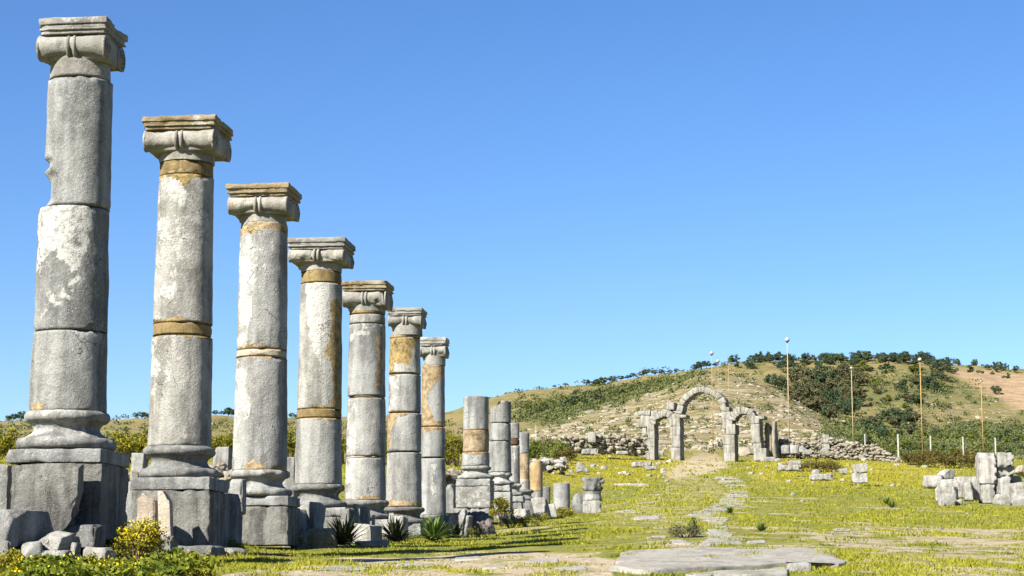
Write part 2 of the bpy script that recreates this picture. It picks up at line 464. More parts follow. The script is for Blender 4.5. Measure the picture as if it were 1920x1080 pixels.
# terraces of rock on the near spur
HT = HT + far * np.abs(fbm2(GX, GY * 2.2, 0.12, 4, 31).reshape(GX.shape)) * 0.9
def H(X, Y):
    X = np.atleast_1d(np.asarray(X, float)); Y = np.atleast_1d(np.asarray(Y, float))
    a = X / sY(Y)
    i = np.clip(np.searchsorted(Yg, Y) - 1, 0, len(Yg) - 2)
    j = np.clip(np.searchsorted(ag, a) - 1, 0, len(ag) - 2)
    u = np.clip((Y - Yg[i]) / (Yg[i + 1] - Yg[i]), 0, 1); v = np.clip((a - ag[j]) / (ag[j + 1] - ag[j]), 0, 1)
    r = HT[i, j] * (1 - u) * (1 - v) + HT[i + 1, j] * u * (1 - v) + HT[i, j + 1] * (1 - u) * v + HT[i + 1, j + 1] * u * v
    return r if len(r) > 1 else float(r[0])
def hit(px, py, y0=15.0, y1=990.0):
    """where the sight line through a photo pixel meets the ground"""
    Y = Yg[(Yg > y0) & (Yg < y1)]
    X = Xat(px, py, Y); Z = hz(py, Y)
    d = Z - H(X, Y)
    k = np.where(d <= 0)[0]
    if len(k) == 0:
        k = [int(np.argmin(d))]
    i = int(k[0])
    if i > 0 and d[i - 1] > 0 >= d[i]:
        f = d[i - 1] / (d[i - 1] - d[i]); y = Y[i - 1] + f * (Y[i] - Y[i - 1])
    else:
        y = Y[i]
    x = float(Xat(px, py, y))
    return x, float(y), H(x, y)
def ridge(px, y0=560, y1=960):
    """where the skyline stands at a photo column"""
    Y = Yg[(Yg > y0) & (Yg < y1)]
    t = (px - 960) / F / (CT + 0.1 * ST)
    X = t * Y
    k = int(np.argmax(H(X, Y) / Y))
    return float(X[k]), float(Y[k]), H(float(X[k]), float(Y[k]))

# what covers the ground: R bare earth, G yellow flowers, B hill; second set: R pale rock, G scrub, B brown field
TPX, TPY = project(GX, GY, HT)
front = GY > 12
wx = TPX + fbm2(GX, GY, 0.9, 4, 41).reshape(GX.shape) * 34
wy = TPY + fbm2(GX, GY, 1.3, 4, 43).reshape(GX.shape) * 10
DIRT = [[(1298, 852), (1345, 846), (1378, 868), (1350, 884), (1300, 892), (1255, 900), (1240, 880)],
        [(1250, 880), (1310, 885), (1370, 900), (1400, 950), (1370, 1010), (1290, 1010), (1180, 1000), (1150, 960), (1220, 920)],
        [(1110, 958), (1240, 950), (1260, 968), (1180, 976), (1115, 968)],
        [(520, 1052), (760, 1044), (960, 1034), (1120, 1034), (1170, 1060), (1130, 1090), (380, 1090)],
        [(1450, 1004), (1600, 990), (1930, 986), (2400, 990), (2400, 1100), (1640, 1100), (1600, 1050), (1560, 1024)],
        [(1700, 950), (1800, 944), (1830, 952), (1720, 962)], [(1380, 882), (1440, 890), (1480, 915), (1420, 905)],
        [(200, 850), (260, 850), (430, 868), (480, 885), (330, 900), (200, 900)]]
dirt = np.zeros(GX.shape)
for k, p in enumerate(DIRT):
    s = [1.1, .68, .8, 1, .86, .7, .7, .7][k]
    dirt = np.maximum(dirt, inpoly(wx, wy, p) * s)
FLOW = [[(1020, 868), (1180, 842), (1280, 868), (1240, 900), (1180, 905), (1060, 925), (1020, 905)],
        [(1400, 862), (1700, 866), (1820, 880), (1760, 905), (1600, 912), (1420, 905)],
        [(-400, 800), (0, 800), (60, 830), (60, 870), (-400, 880)], [(-200, 1060), (360, 1060), (330, 1100), (-200, 1100)]]
flow = np.zeros(GX.shape)
for p in FLOW:
    flow = np.maximum(flow, inpoly(wx, wy, p) * 1.0)
bare = fbm2(GX, GY * .6, .42, 4, 101).reshape(GX.shape) + .6 * fbm2(GX, GY * .5, 1.7, 3, 103).reshape(GX.shape)
dirt = np.maximum(dirt, np.clip((bare - .10) * 2.2, 0, .85) * (GY < 190) * (TPX > 380))
dirt *= front; flow *= front
hill = np.clip((GY - 205) / 40, 0, 1)
wx2 = TPX + fbm2(GX, GY, 0.05, 5, 51).reshape(GX.shape) * 70
wy2 = TPY + fbm2(GX, GY, 0.07, 5, 53).reshape(GX.shape) * 26
def soft(M, n=2):
    M = M.astype(float)
    for _ in range(n):
        M[1:-1] = (M[:-2] + M[1:-1] * 2 + M[2:]) / 4
        M[:, 1:-1] = (M[:, :-2] + M[:, 1:-1] * 2 + M[:, 2:]) / 4
    return M
rock = inpoly(wx2, wy2, [(1000, 800), (1120, 765), (1230, 735), (1330, 708), (1440, 704), (1470, 740), (1545, 780), (1600, 826), (1400, 850), (1180, 850), (1000, 840)]) * 1.0
rock = np.maximum(rock, inpoly(wx2, wy2, [(1660, 745), (1760, 720), (1930, 735), (1930, 790), (1740, 800)]) * .55)
scrub = inpoly(wx2, wy2, [(940, 775), (1080, 735), (1300, 700), (1320, 712), (1180, 755), (1030, 790)]) * 1.0
scrub = np.maximum(scrub, inpoly(wx2, wy2, [(1580, 790), (1700, 806), (1930, 800), (1930, 862), (1580, 845)]) * 1.0)
scrub = np.maximum(scrub, inpoly(wx2, wy2, [(1480, 690), (1640, 680), (1800, 700), (1860, 760), (1700, 770), (1500, 770)]) * .35)
brown = inpoly(wx2 * .3 + TPX * .7, wy2 * .2 + TPY * .8, [(1775, 692), (1850, 694), (1960, 704), (2400, 715), (2400, 765), (1905, 768), (1870, 748), (1830, 722)]) * 1.0
cover = np.stack([soft(dirt), soft(flow), hill], -1).reshape(-1, 3)
land = np.stack([soft(rock, 14) * hill, soft(scrub, 3) * hill, soft(brown, 2) * hill], -1).reshape(-1, 3)
def sample(M, X, Y):
    a = X / sY(Y)
    i = np.clip(np.searchsorted(Yg, Y), 0, len(Yg) - 1); j = np.clip(np.searchsorted(ag, a), 0, len(ag) - 1)
    return M.reshape(len(Yg), len(ag), 3)[i, j]

def ground_mat():
    m, nt, b = newmat("ground", 0.95)
    t = NT(nt)
    tc = t.n("ShaderNodeTexCoord").outputs["Object"]
    c = t.rgb(t.n("ShaderNodeAttribute", attribute_type='GEOMETRY', attribute_name="cover").outputs["Color"])
    ld = t.rgb(t.n("ShaderNodeAttribute", attribute_type='GEOMETRY', attribute_name="land").outputs["Color"])
    a1 = t.noise(tc, 0.55, 7, .65); a2 = t.noise(tc, 2.7, 8, .7); a3 = t.noise(tc, 14, 6, .75); a4 = t.noise(tc, 60, 3, .7)
    g = t.mix(t.step(a2, .36, .62), (.080, .098, .011), (.190, .190, .022))
    g = t.mix(t.step(a1, .50, .66), g, (.21, .175, .045))
    g = t.mix(t.math('MULTIPLY', t.step(a3, .50, .66), .6), g, (.28, .23, .09))
    dm = t.step(t.math('ADD', t.math('MULTIPLY', c[0], .36), t.math('MULTIPLY', t.noise(t.scale(tc, (1, .55, 1)), 1.9, 8, .72), .95)), .70, .84)
    dm2 = t.step(t.math('ADD', t.math('MULTIPLY', a2, .6), t.math('MULTIPLY', a1, .45)), .58, .68)
    dcol = t.mix(t.step(a3, .35, .65), (.21, .155, .085), (.43, .37, .28))
    dcol = t.mix(t.math('MULTIPLY', t.step(a4, .5, .7), .5), dcol, (.52, .46, .38))
    g = t.mix(t.math('MAXIMUM', dm, t.math('MULTIPLY', dm2, .55)), g, dcol)
    fm = t.math('MULTIPLY', t.math('MULTIPLY', c[1], t.step(a2, .38, .58)), .75)
    g = t.mix(fm, g, (.27, .23, .012))
    # the hill: dry grass, scrub, pale rock in ledges
    hv = t.scale(tc, (1, 1, 2.0))
    h1 = t.noise(hv, .030, 8, .68); h2 = t.noise(hv, .16, 8, .72); h3 = t.noise(t.scale(tc, (.40, .7, 3.6)), .30, 9, .74)
    hc = t.mix(t.step(h1, .38, .62), (.190, .155, .062), (.125, .118, .034))
    hc = t.mix(t.step(h2, .46, .62), hc, (.235, .185, .088))
    hs = t.step(t.math('ADD', t.math('MULTIPLY', ld[1], .32), h2), .56, .68)
    hc = t.mix(t.math('MULTIPLY', hs, .85), hc, (.062, .082, .022))
    hr = t.step(t.math('ADD', t.math('MULTIPLY', ld[0], .125), h3), .59, .70)
    hc = t.mix(t.math('MULTIPLY', hr, .72), hc, (.33, .285, .215))
    hc = t.mix(t.math('MULTIPLY', t.step(h3, .46, .36), ld[0]), hc, (.085, .075, .04))
    hc = t.mix(ld[2], hc, t.mix(t.step(t.noise(t.scale(tc, (.5, .5, 3)), .25, 6, .65), .35, .65), (.24, .165, .095), (.36, .26, .16)))
    g = t.mix(c[2], g, t.mix(1.0, hc, (.90, .90, .90), 'MULTIPLY'))
    g = t.mix(1.0, g, (.84, .84, .84), 'MULTIPLY')
    t.l(g, b.inputs["Base Color"])
    bp = t.n("ShaderNodeBump"); bp.inputs["Strength"].default_value = .7; bp.inputs["Distance"].default_value = .05
    t.l(t.math('ADD', a3, t.math('MULTIPLY', a4, .4)), bp.inputs["Height"])
    bp2 = t.n("ShaderNodeBump"); bp2.inputs["Strength"].default_value = .6; bp2.inputs["Distance"].default_value = 1.2
    t.l(t.math('MULTIPLY', t.math('ADD', h2, h3), c[2]), bp2.inputs["Height"]); t.l(bp.outputs[0], bp2.inputs["Normal"])
    t.l(bp2.outputs[0], b.inputs["Normal"])
    return m
nr, nc = GX.shape
idx = np.arange(nr * nc).reshape(nr, nc)
me = mesh_np("ground", np.stack([GX, GY, HT], -1).reshape(-1, 3),
             np.stack([idx[:-1, :-1], idx[:-1, 1:], idx[1:, 1:], idx[1:, :-1]], -1).reshape(-1, 4), True)
cattr(me, "cover", cover); cattr(me, "land", land)
go = link("ground", me, ground_mat())
go["kind"] = "structure"
# ------------------------------------------------------------------ stone materials
ST_GREY = stone("grey limestone", (.34, .34, .325), (.18, .185, .19), .28, .06, .6, .7, speck=.7, mcol=(.31, .225, .125))
ST_PALE = stone("pale weathered limestone", (.43, .415, .375), (.24, .235, .22), .60, .15, .55, .8, speck=.9, mcol=(.31, .22, .085))
ST_MID = stone("mid grey limestone", (.36, .355, .335), (.19, .19, .19), .42, .12, .6, .75, speck=.7)
ST_SPECK = stone("lichen spotted limestone", (.27, .27, .26), (.15, .155, .16), .62, .05, .55, .6, speck=1.0)
ST_CAP = stone("capital limestone", (.40, .38, .33), (.23, .22, .19), .45, .42, .3, .6)
ST_CAPG = stone("grey capital limestone", (.36, .345, .31), (.20, .195, .18), .40, .22, .3, .6)
ST_OCH = stone("orange lichen limestone", (.38, .32, .20), (.22, .17, .09), .22, 1.05, .3, .7, ocol=(.36, .19, .05))
ST_BASE = stone("dark base limestone", (.25, .25, .24), (.12, .12, .12), .42, .10, .5, .7)
ST_ROUGH = stone("rough pedestal limestone", (.29, .28, .255), (.10, .10, .095), .55, .25, .6, 1.5, sc=1.7, speck=.8)
ST_PINK = stone("pinkish broken stone", (.50, .42, .34), (.34, .28, .22), .45, .15, .4, .8)
ST_WHITE = stone("whitish field stone", (.42, .405, .37), (.22, .21, .19), .5, .15, .4, 1.2, sc=1.6, speck=.9)
ST_SLAB = stone("paving limestone", (.50, .47, .42), (.30, .28, .24), .45, .2, .1, 1.0, sc=2.0, speck=.8, soil=.6)
ST_RUB = stone("rubble stone", (.36, .32, .25), (.22, .19, .14), .4, .20, .2, .8)
ST_GATE = stone("gate limestone", (.34, .325, .285), (.20, .195, .17), .36, .12, .6, .8, sc=.8)
MO_OCH = stone("ochre repair mortar", (.30, .215, .085), (.15, .10, .04), .18, .35, .3, .8, sc=2.0, lcol=(.45, .36, .2))
MO_CREAM = stone("cream repair mortar", (.52, .45, .34), (.38, .31, .21), .5, .2, .2, .9, sc=2.0)
MO_BRICK = stone("exposed brown rubble core", (.46, .36, .23), (.18, .11, .055), .62, .45, .2, 1.6, sc=3.2, lcol=(.58, .50, .38))
MO_ORANGE = stone("orange plastered masonry", (.52, .36, .19), (.36, .24, .11), .45, .25, .3, .9, sc=1.6)

LINE = R(-6.1)      # the colonnade runs away from the camera at this bearing

def column(name, label, Y, base_px, foot_py, drums, wear_shade_polys=(), cap=None, base=None, blocks=(), mats=None, seed=1, rz=LINE, cat="column", notch=None, rag=None):
    """drums: (part, top row, bottom row, width at top, width at bottom, x shift, material) in photo pixels at the axis distance"""
    bx, by = base_px
    X = float(Xat(bx, by, Y))
    z0 = H(X, Y) - 0.05
    zf = float(hz(foot_py, Y))
    z0 = min(z0, zf)
    root = thing(name, label, cat, (X, Y, z0), rz)
    dsc = math.hypot(X, Y)
    m2 = lambda w: w / F * dsc                         # pixels -> metres at the axis
    RS = m2(sum(d_[3] for d_ in drums) / len(drums)) / 2
    Z = lambda py: float(hz(py, Y - RS * .9)) - z0      # rows are read on the face turned to the camera
    Zf = lambda py, d: float(hz(py, Y - d)) - z0
    view = math.atan2(-Y, -X)                          # direction from column to camera
    for k, (part, t, b_, wt, wb, dx, mat) in enumerate(drums):
        zt, zb = Z(t), Z(b_)
        rt, rb = m2(wt) / 2, m2(wb) / 2
        if rt * rb <= 0 or zt <= zb: continue
        hgt = zt - zb
        n = max(4, int(hgt / 0.022))
        u = np.linspace(0, 1, n + 1)
        e = 0.006 if part == 'drum' else 0.003
        prof = [(rb - e * 2.2, zb + .002), (rb - e * .7, zb + .006)]
        prof += [(rb + (rt - rb) * w, zb + e + (hgt - 2 * e) * w) for w in u]
        prof += [(rt - e * .7, zt - .006), (rt - e * 2.2, zt - .002)]
        V, Fq = lathe(prof, 84)
        ang = np.arctan2(V[:, 1], V[:, 0]) + rz
        rel = np.arctan2(np.sin(ang - view), np.cos(ang - view))     # 0 faces the camera, positive to the photo's right
        uu = np.sin(rel); uu = np.where(np.abs(rel) > math.pi / 2, np.sign(rel) * (2 - np.abs(uu)), uu)
        zz = V[:, 2]
        py = b_ + (t - b_) * (zz - zb) / hgt
        rad = np.hypot(V[:, 0], V[:, 1])
        S = V + seed * 5.1 + k * 2.3
        dr = fbm(S, 2.2, 4, seed) * (.010 if part == 'drum' else .018) + fbm(S, 9, 3, seed + 3) * .004
        ed = np.minimum(zz - zb, zt - zz)
        chip = np.clip(fbm(S * [1, 1, .35], 5.5, 3, seed + 9) - .12, 0, 1) * np.clip(1 - ed / .05, 0, 1) * .10
        dr = dr - chip
        if notch and k in notch:
            for (nu, npy, wu, wp, dep) in notch[k]:
                q = ((uu - nu) / wu) ** 2 + ((py - npy) / wp) ** 2 + fbm(S, 6, 4, 77) * .7
                dr = dr - dep * np.clip(1.3 - q, 0, 1)
        if part == 'mortar_band': dr = dr - .004
        sc = np.where(rad > .01, np.maximum(rad + dr, .01) / np.maximum(rad, 1e-6), 1)
        V[:, 0] *= sc; V[:, 1] *= sc
        if rag and k in rag:      # a ragged broken top
            dz, lean = rag[k]
            f = np.clip((zz - zb) / hgt, 0, 1) ** 6
            V[:, 2] -= f * (dz * (.5 + .9 * fbm(S * [1, 1, 0], 7, 4, 5)) + lean * np.clip(-uu + .2, 0, 2))
        V[:, 0] += m2(dx)
        A = np.zeros((len(V), 3))
        for (ch, poly, *amt) in wear_shade_polys:
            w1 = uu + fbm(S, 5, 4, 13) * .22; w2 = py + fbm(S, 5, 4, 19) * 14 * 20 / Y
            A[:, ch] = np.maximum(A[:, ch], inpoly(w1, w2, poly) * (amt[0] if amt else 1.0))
        if part == 'drum':       # mortar smeared past its joint
            for (p2, t2, b2, *_r) in drums:
                if p2 == 'mortar_band' and b2 - t2 > 8:
                    g_ = np.minimum(np.abs(py - t2), np.abs(py - b2)) * Y / 20
                    A[:, 0] = np.maximum(A[:, 0], (g_ < 5 + 12 * fbm(S * [1, 1, .3], 4, 3, 55)) * .85)
        me = mesh_np(part, V, Fq, True)
        cattr(me, "wear_shade", A)
        link(part, me, mat, root)
    if base:     # Attic base: upper torus, scotia, lower torus
        t, b_, wu, wl, wsh, mat = base
        zt, zb = Z(t), Z(b_)
        h = zt - zb
        ru, rl, rs = m2(wu) / 2, m2(wl) / 2, m2(wsh) / 2
        P = []
        a, bb = zb + .30 * h, zb + .70 * h
        for q in np.linspace(-90, 90, 12):
            P.append((rl - .15 * h + .15 * h * math.cos(R(q)), zb + .15 * h + .15 * h * math.sin(R(q))))
        r1, r0 = rl - .25 * h, ru - .17 * h
        P += [(r1, a + .005), (r1, a + .05 * h)]
        for q in np.linspace(0, 1, 12):
            P.append((r1 - .04 * h + (r0 - r1 + .02 * h) * q ** .62 - .09 * h * math.sin(math.pi * q), a + .06 * h + (bb - a - .10 * h) * q))
        P += [(r0, bb - .03 * h), (r0, bb)]
        for q in np.linspace(-90, 90, 12):
            P.append((ru - .14 * h + .14 * h * math.cos(R(q)), bb + .15 * h + .145 * h * math.sin(R(q))))
        V, Fq = lathe(P, 96)
        S = V + seed
        V = V + vfbm(S, 9, 4, seed + 2) * .010
        V[:, :2] *= (1 - np.clip(fbm(S, 3.4, 3, seed + 44) - .25, 0, 1) * .25)[:, None]
        A = np.zeros((len(V), 3))
        A[:, 2] = np.clip(fbm(S, 1.4, 3, seed + 8) * 1.2, 0, .5)
        A[:, 1] = np.clip(fbm(S, 1.1, 3, seed + 28) * 1.4, 0, .8)
        me = mesh_np("base_moulding", V, Fq, True)
        cattr(me, "wear_shade", A)
        link("base_moulding", me, mat, root)
    for (part, pl, pr, t, b_, mat, kw) in blocks:     # plinth and pedestal blocks: photo columns of their front face
        w0 = (pr - pl) / F * dsc
        d = kw.get('depth', w0)
        yf = Y - d / 2
        w = (pr - pl) / F * dsc * yf / Y
        zt, zb = Zf(t, d / 2), Zf(b_, d / 2)
        xc = float(Xat((pl + pr) / 2, (t + b_) / 2, yf)) - X
        cx = xc + math.sin(-rz) * d / 2 * 1.0           # face centre -> block centre
        lx = cx * math.cos(-rz) - (-d / 2 + d / 2) * math.sin(-rz)
        V, Fq = rbox((w, d, zt - zb), kw.get('r', .02) * .7, kw.get('step', .028), kw.get('rough', .012) * .9, kw.get('freq', 7), seed + int(t), kw.get('cuts', ()), kw.get('chip', .02) * 2.0)
        A = np.zeros((len(V), 3))
        A[:, 2] = np.clip(fbm(V + seed, 1.3, 3, 4) * kw.get('dark', .8), 0, .7)
        me = mesh_np(part, V, Fq, True)
        cattr(me, "wear_shade", A)
        link(part, me, mat, root, (lx, kw.get('dy', 0), (zt + zb) / 2))
    if cap:
        capital(root, X, Y, z0, cap, seed, rz, m2, Z)
    return root

def worn(V, seed, amt=.10):
    """broken and weathered edges, different on every stone"""
    S = V + seed * 9.7
    f = np.clip(fbm(S, 2.6, 4, seed + 60) - .16, 0, 1) * amt * 2.4 + np.clip(fbm(S, 7, 3, seed + 61) - .22, 0, 1) * amt
    d = V * [1, 1, .25]
    d = d / np.maximum(np.linalg.norm(d, axis=1, keepdims=True), 1e-6)
    return V - d * f[:, None]
def roll(L, r, belts=True):
    """one bolster roll along x, waisted in the middle, with a raised belt"""
    xs = np.linspace(-L / 2, L / 2, 49)
    P = [(r * (.80 + .22 * min(1, abs(x / (L / 2))) ** 1.8), x) for x in xs]
    V, Fq = lathe(P, 28)
    return V[:, [2, 0, 1]], Fq

def capital(root, X, Y, z0, cap, seed, rz, m2, Z):
    pl, pr, t, ab, bb, nk, wneck, mat_a, mat_b = cap
    c = bpy.data.objects.new("capital", None)
    C.objects.link(c); c.parent = root
    w = (pr - pl) / F * math.hypot(X, Y) * .985
    zt, za, zb = [float(hz(q, Y - w / 2)) - z0 for q in (t, ab, bb)]
    zn = Z(nk)
    xc = float(Xat((pl + pr) / 2, t, Y - w / 2)) - X + math.sin(-rz) * w / 2
    c.location = (xc * .5, 0, zt)
    ha, hb = zt - za, za - zb
    mb = MB()
    lay = [(1.0, .40), (.955, .22), (.975, .14), (.915, .24)]
    z = 0
    for k, (s, f) in enumerate(lay):
        h = ha * f
        V, Fq = rbox((w * s, w * s, h + .004), .007, .03, .006, 7, seed + k, (), .016, (0, 0, z - h / 2))
        mb.add(V, Fq); z -= h
    mb.V = [worn(v, seed, .065) for v in mb.V]
    mb.A = [np.stack([np.zeros(len(v)), np.clip(fbm(v + seed, 3, 3, 3), 0, 1), np.zeros(len(v))], 1) for v in mb.V]
    mb.build("abacus", mat_a, c, attr="wear_shade")
    r = hb / 2
    L = w * .93
    mb = MB()
    for sy in (-1, 1):
        V, Fq = roll(L, r)
        rv = np.hypot(V[:, 1], V[:, 2]).max()
        ra = r * (.80 + .22 * np.minimum(1, np.abs(V[:, 0] / (L / 2))) ** 1.8)
        V[:, 2] += (r * 1.02 - ra) * .8
        V = V + vfbm(V + seed, 5, 3, seed) * .012
        mb.add(worn(V + [0, sy * (w / 2 - r * 1.02), -ha - r * .96], seed + 3, .07), Fq)
    V, Fq = rbox((L * .985, w - 1.6 * r, hb * .97), .03, .05, .012, 4, seed + 4, (), .02, (0, 0, -ha - hb * .47))
    mb.add(V, Fq)
    o = mb.build("bolster", mat_b, c)
    for sy in (-1, 1):
        for dx in (-.030, .030):
            mb = MB()
            P = [(r * .80 - .01, -.022), (r * .80 + .010, -.019), (r * .80 + .022, -.010), (r * .80 + .024, 0), (r * .80 + .022, .010), (r * .80 + .010, .019), (r * .80 - .01, .022)]
            V, Fq = lathe(P, 24, cap=False)
            V = V[:, [2, 0, 1]] + [dx, 0, 0]
            mb.add(V + vfbm(V, 9, 2, seed) * .004 + [0, sy * (w / 2 - r * 1.02), -ha - r * .90], Fq)
            mb.build("belt", mat_b, c)
    for sx in (-1, 1):
        for sy in (-1, 1):
            mb = MB()
            for rr, dd in ((.98, .006), (.62, .016), (.28, .026)):
                P = [(r * rr, -.02), (r * rr, dd * .6), (r * rr - .008, dd), (r * rr - .03 * rr, dd * .9), (r * rr - .04 * rr, -.01)]
                V, Fq = lathe(P, 26)
                V = V[:, [2, 0, 1]] * [sx, 1, 1]
                mb.add(V + [sx * L / 2 , sy * (w / 2 - r * 1.02), -ha - r * .96], Fq if sx > 0 else Fq[:, ::-1])
            mb.build("volute", mat_b, c)
    rn = m2(wneck) / 2
    zs, ze = zn - zt, -ha - hb * .35
    P = [(rn, zs + .003)]
    for q in np.linspace(0, 1, 14):
        P.append((rn + (w * .44 - rn) * max(0, q - .25) ** 2.2 * 1.3, zs + .004 + (ze - zs) * q))
    V, Fq = lathe(P, 64)
    V = V + vfbm(V + seed, 4, 3, seed + 1) * .008
    mb = MB(); mb.add(V, Fq)
    mb.build("neck", mat_b, c, attr="wear_shade")

D, M = 'drum', 'mortar_band'
column("ionic_column", "nearest and tallest column with a bite broken from its upper left edge", 18.9, (127, 770), 1010,
  [(D, 103, 141, 108, 112, 3, ST_CAPG), (D, 142, 384, 119, 124, 4, ST_GREY), (D, 385, 618, 129, 134, 0, ST_SPECK), (D, 619, 770, 136, 141, 0, ST_MID)],
  wear_shade_polys=[(1, [(-1, 385), (.55, 385), (.35, 470), (-.1, 520), (-.5, 470), (-1, 500)], .75), (1, [(-.6, 535), (.2, 520), (.1, 560), (-.8, 600)], .45), (0, [(-1, 752), (-.62, 760), (-.7, 772), (-1, 772)]), (2, [(.62, 640), (1.5, 640), (1.5, 770), (.7, 770)], .35), (2, [(.6, 385), (1.5, 385), (1.5, 620), (.7, 620)], .35)],  # last two patches paint shade down the shaft's right side
  notch={1: [(-1.0, 302, .24, 9, .05), (-1.0, 352, .42, 34, .075)]},
  cap=(66, 206, 32, 61, 108, 106, 108, ST_CAPG, ST_CAPG), base=(768, 841, 155, 182, 142, ST_MID),
  blocks=[("plinth", 11, 189, 841, 867, ST_GREY, dict(r=.012, rough=.006, chip=.012)),
          ("pedestal", 18, 188, 868, 1010, ST_ROUGH, dict(r=.02, rough=.015, chip=.02, dark=1.2))], seed=1)
column("ionic_column", "whitish second column with an ochre lichen capital and two ochre mortar bands", 22.6, (337, 835), 1030,
  [(M, 299, 326, 101, 102, 0, MO_OCH), (D, 325, 604, 102, 110, 0, ST_PALE), (M, 604, 627, 110, 111, 0, MO_OCH), (D, 628, 836, 111, 117, 0, ST_PALE)],
  wear_shade_polys=[(0, [(-.7, 320), (.5, 320), (.05, 336), (-.2, 344), (-.5, 332)]), (1, [(-1, 628), (-.1, 628), (.2, 660), (-.3, 720), (-.6, 700), (-1, 760)], .5), (1, [(-1, 330), (-.2, 330), (0, 420), (-.3, 560), (-1, 600)], .5), (1, [(-.4, 350), (.9, 350), (.7, 450), (0, 500)], .35)],
  cap=(263, 408, 216, 240, 280, 299, 103, ST_OCH, ST_CAP), base=(835, 895, 134, 148, 118, ST_BASE),
  blocks=[("plinth", 243, 393, 894, 918, ST_GREY, dict(r=.012, rough=.006)), ("pedestal", 245, 393, 919, 1034, ST_ROUGH, dict(r=.015, rough=.007, chip=.012, dark=.5))], seed=2)
column("ionic_column", "third column with ochre stained capital and one thin cream band mid shaft", 25.9, (487, 882), 1020,
  [(D, 414, 654, 88, 94, 0, ST_MID), (M, 654, 668, 95, 96, 0, MO_CREAM), (D, 668, 882, 95, 102, 0, ST_MID)],
  wear_shade_polys=[(0, [(-1, 418), (-.5, 415), (.3, 417), (1, 416), (1.2, 429), (0, 431), (-1, 434)]), (1, [(-1, 440), (-.4, 440), (-.3, 520), (-.6, 640), (-1, 650)], .8), (1, [(-1, 670), (-.5, 700), (-.45, 780), (-.8, 800), (-1, 880)], .8), (1, [(-.6, 430), (.5, 440), (.2, 540), (-.4, 560)], .4), (0, [(-.7, 884), (-.2, 858), (.3, 874), (.9, 872), (.9, 884)], .6)],
  cap=(420, 542, 343, 366, 399, 415, 86, ST_OCH, ST_CAP), base=(880, 930, 112, 124, 103, ST_MID),
  blocks=[("plinth", 438, 541, 930, 948, ST_GREY, dict(r=.012, rough=.006)), ("pedestal", 440, 541, 949, 1022, ST_ROUGH, dict(r=.015, rough=.008, chip=.012, dark=.5))], seed=3)
column("ionic_column", "fourth column with tan stain down its right side and a wide ochre collar", 30.0, (597, 907), 1010,
  [(M, 506, 529, 77, 78, 0, MO_OCH), (D, 529, 766, 78, 83, 0, ST_PALE), (M, 766, 783, 84, 84, 0, MO_OCH), (D, 783, 908, 84, 88, 0, ST_MID)],
  wear_shade_polys=[(1, [(-.7, 530), (.4, 530), (.2, 620), (.0, 690), (-.5, 640)], .9), (0, [(.45, 560), (.95, 560), (1, 770), (.55, 770), (.6, 700), (.2, 660), (.5, 640)], .75)],
  cap=(535, 648, 445, 466, 490, 506, 77, ST_CAPG, ST_CAP), base=(907, 951, 99, 108, 89, ST_BASE),
  blocks=[("plinth", 556, 648, 951, 968, ST_GREY, dict(r=.012, rough=.006)), ("pedestal", 557, 648, 969, 1014, ST_ROUGH, dict(r=.015, rough=.008))], seed=4)
column("ionic_column", "fifth column with orange worn capital top and a white collar ring", 33.9, (685, 937), 1005,
  [(D, 580, 587, 68, 68, 0, MO_OCH), (D, 588, 605, 68, 68, 0, ST_WHITE), (D, 606, 741, 69, 71, 0, ST_GREY), (M, 741, 745, 71, 71, 0, MO_OCH), (D, 745, 855, 72, 74, 0, ST_MID), (M, 855, 858, 74, 74, 0, MO_CREAM), (D, 858, 938, 74, 77, 0, ST_MID)],
  wear_shade_polys=[(0, [(.45, 620), (.85, 620), (.8, 735), (.5, 730)], .8), (1, [(-.9, 606), (.5, 606), (.1, 625), (-.9, 640)], .7), (0, [(-.6, 930), (.8, 928), (.8, 940), (-.6, 940)], .6), (1, [(-1, 745), (-.5, 745), (-.6, 930), (-1, 930)], .6)],
  cap=(638, 727, 526, 544, 574, 582, 68, ST_OCH, ST_CAPG), base=(937, 974, 88, 96, 78, ST_BASE),
  blocks=[("plinth", 651, 729, 974, 1004, ST_GREY, dict(r=.012, rough=.006))], seed=5)
column("ionic_column", "sixth column whose upper drum is patched with brown mortar", 37.2, (757, 950), 1000,
  [(D, 627, 632, 57, 57, 0, MO_OCH), (M, 632, 699, 57, 60, 0, ST_PALE), (D, 701, 772, 60, 62, 0, ST_GREY), (D, 774, 846, 62, 64, 0, ST_GREY), (D, 848, 950, 64, 68, 0, ST_MID)],
  wear_shade_polys=[(0, [(-1.2, 630), (.95, 630), (.5, 655), (.4, 684), (-.7, 680), (-.8, 700), (-1.2, 700)], .9), (0, [(-1.2, 767), (.6, 770), (-.4, 785), (-.7, 800), (-.8, 846), (-1.2, 846)], .85), (0, [(-1.2, 938), (1.2, 940), (1.2, 952), (-1.2, 952)], .7), (1, [(-1, 700), (-.3, 700), (-.5, 760), (-1, 770)], .6)],
  cap=(728, 796, 577, 591, 611, 627, 58, ST_CAPG, ST_CAPG), base=(950, 982, 78, 84, 69, ST_BASE),
  blocks=[("plinth", 725, 789, 982, 1004, ST_GREY, dict(r=.012, rough=.006))], seed=6)
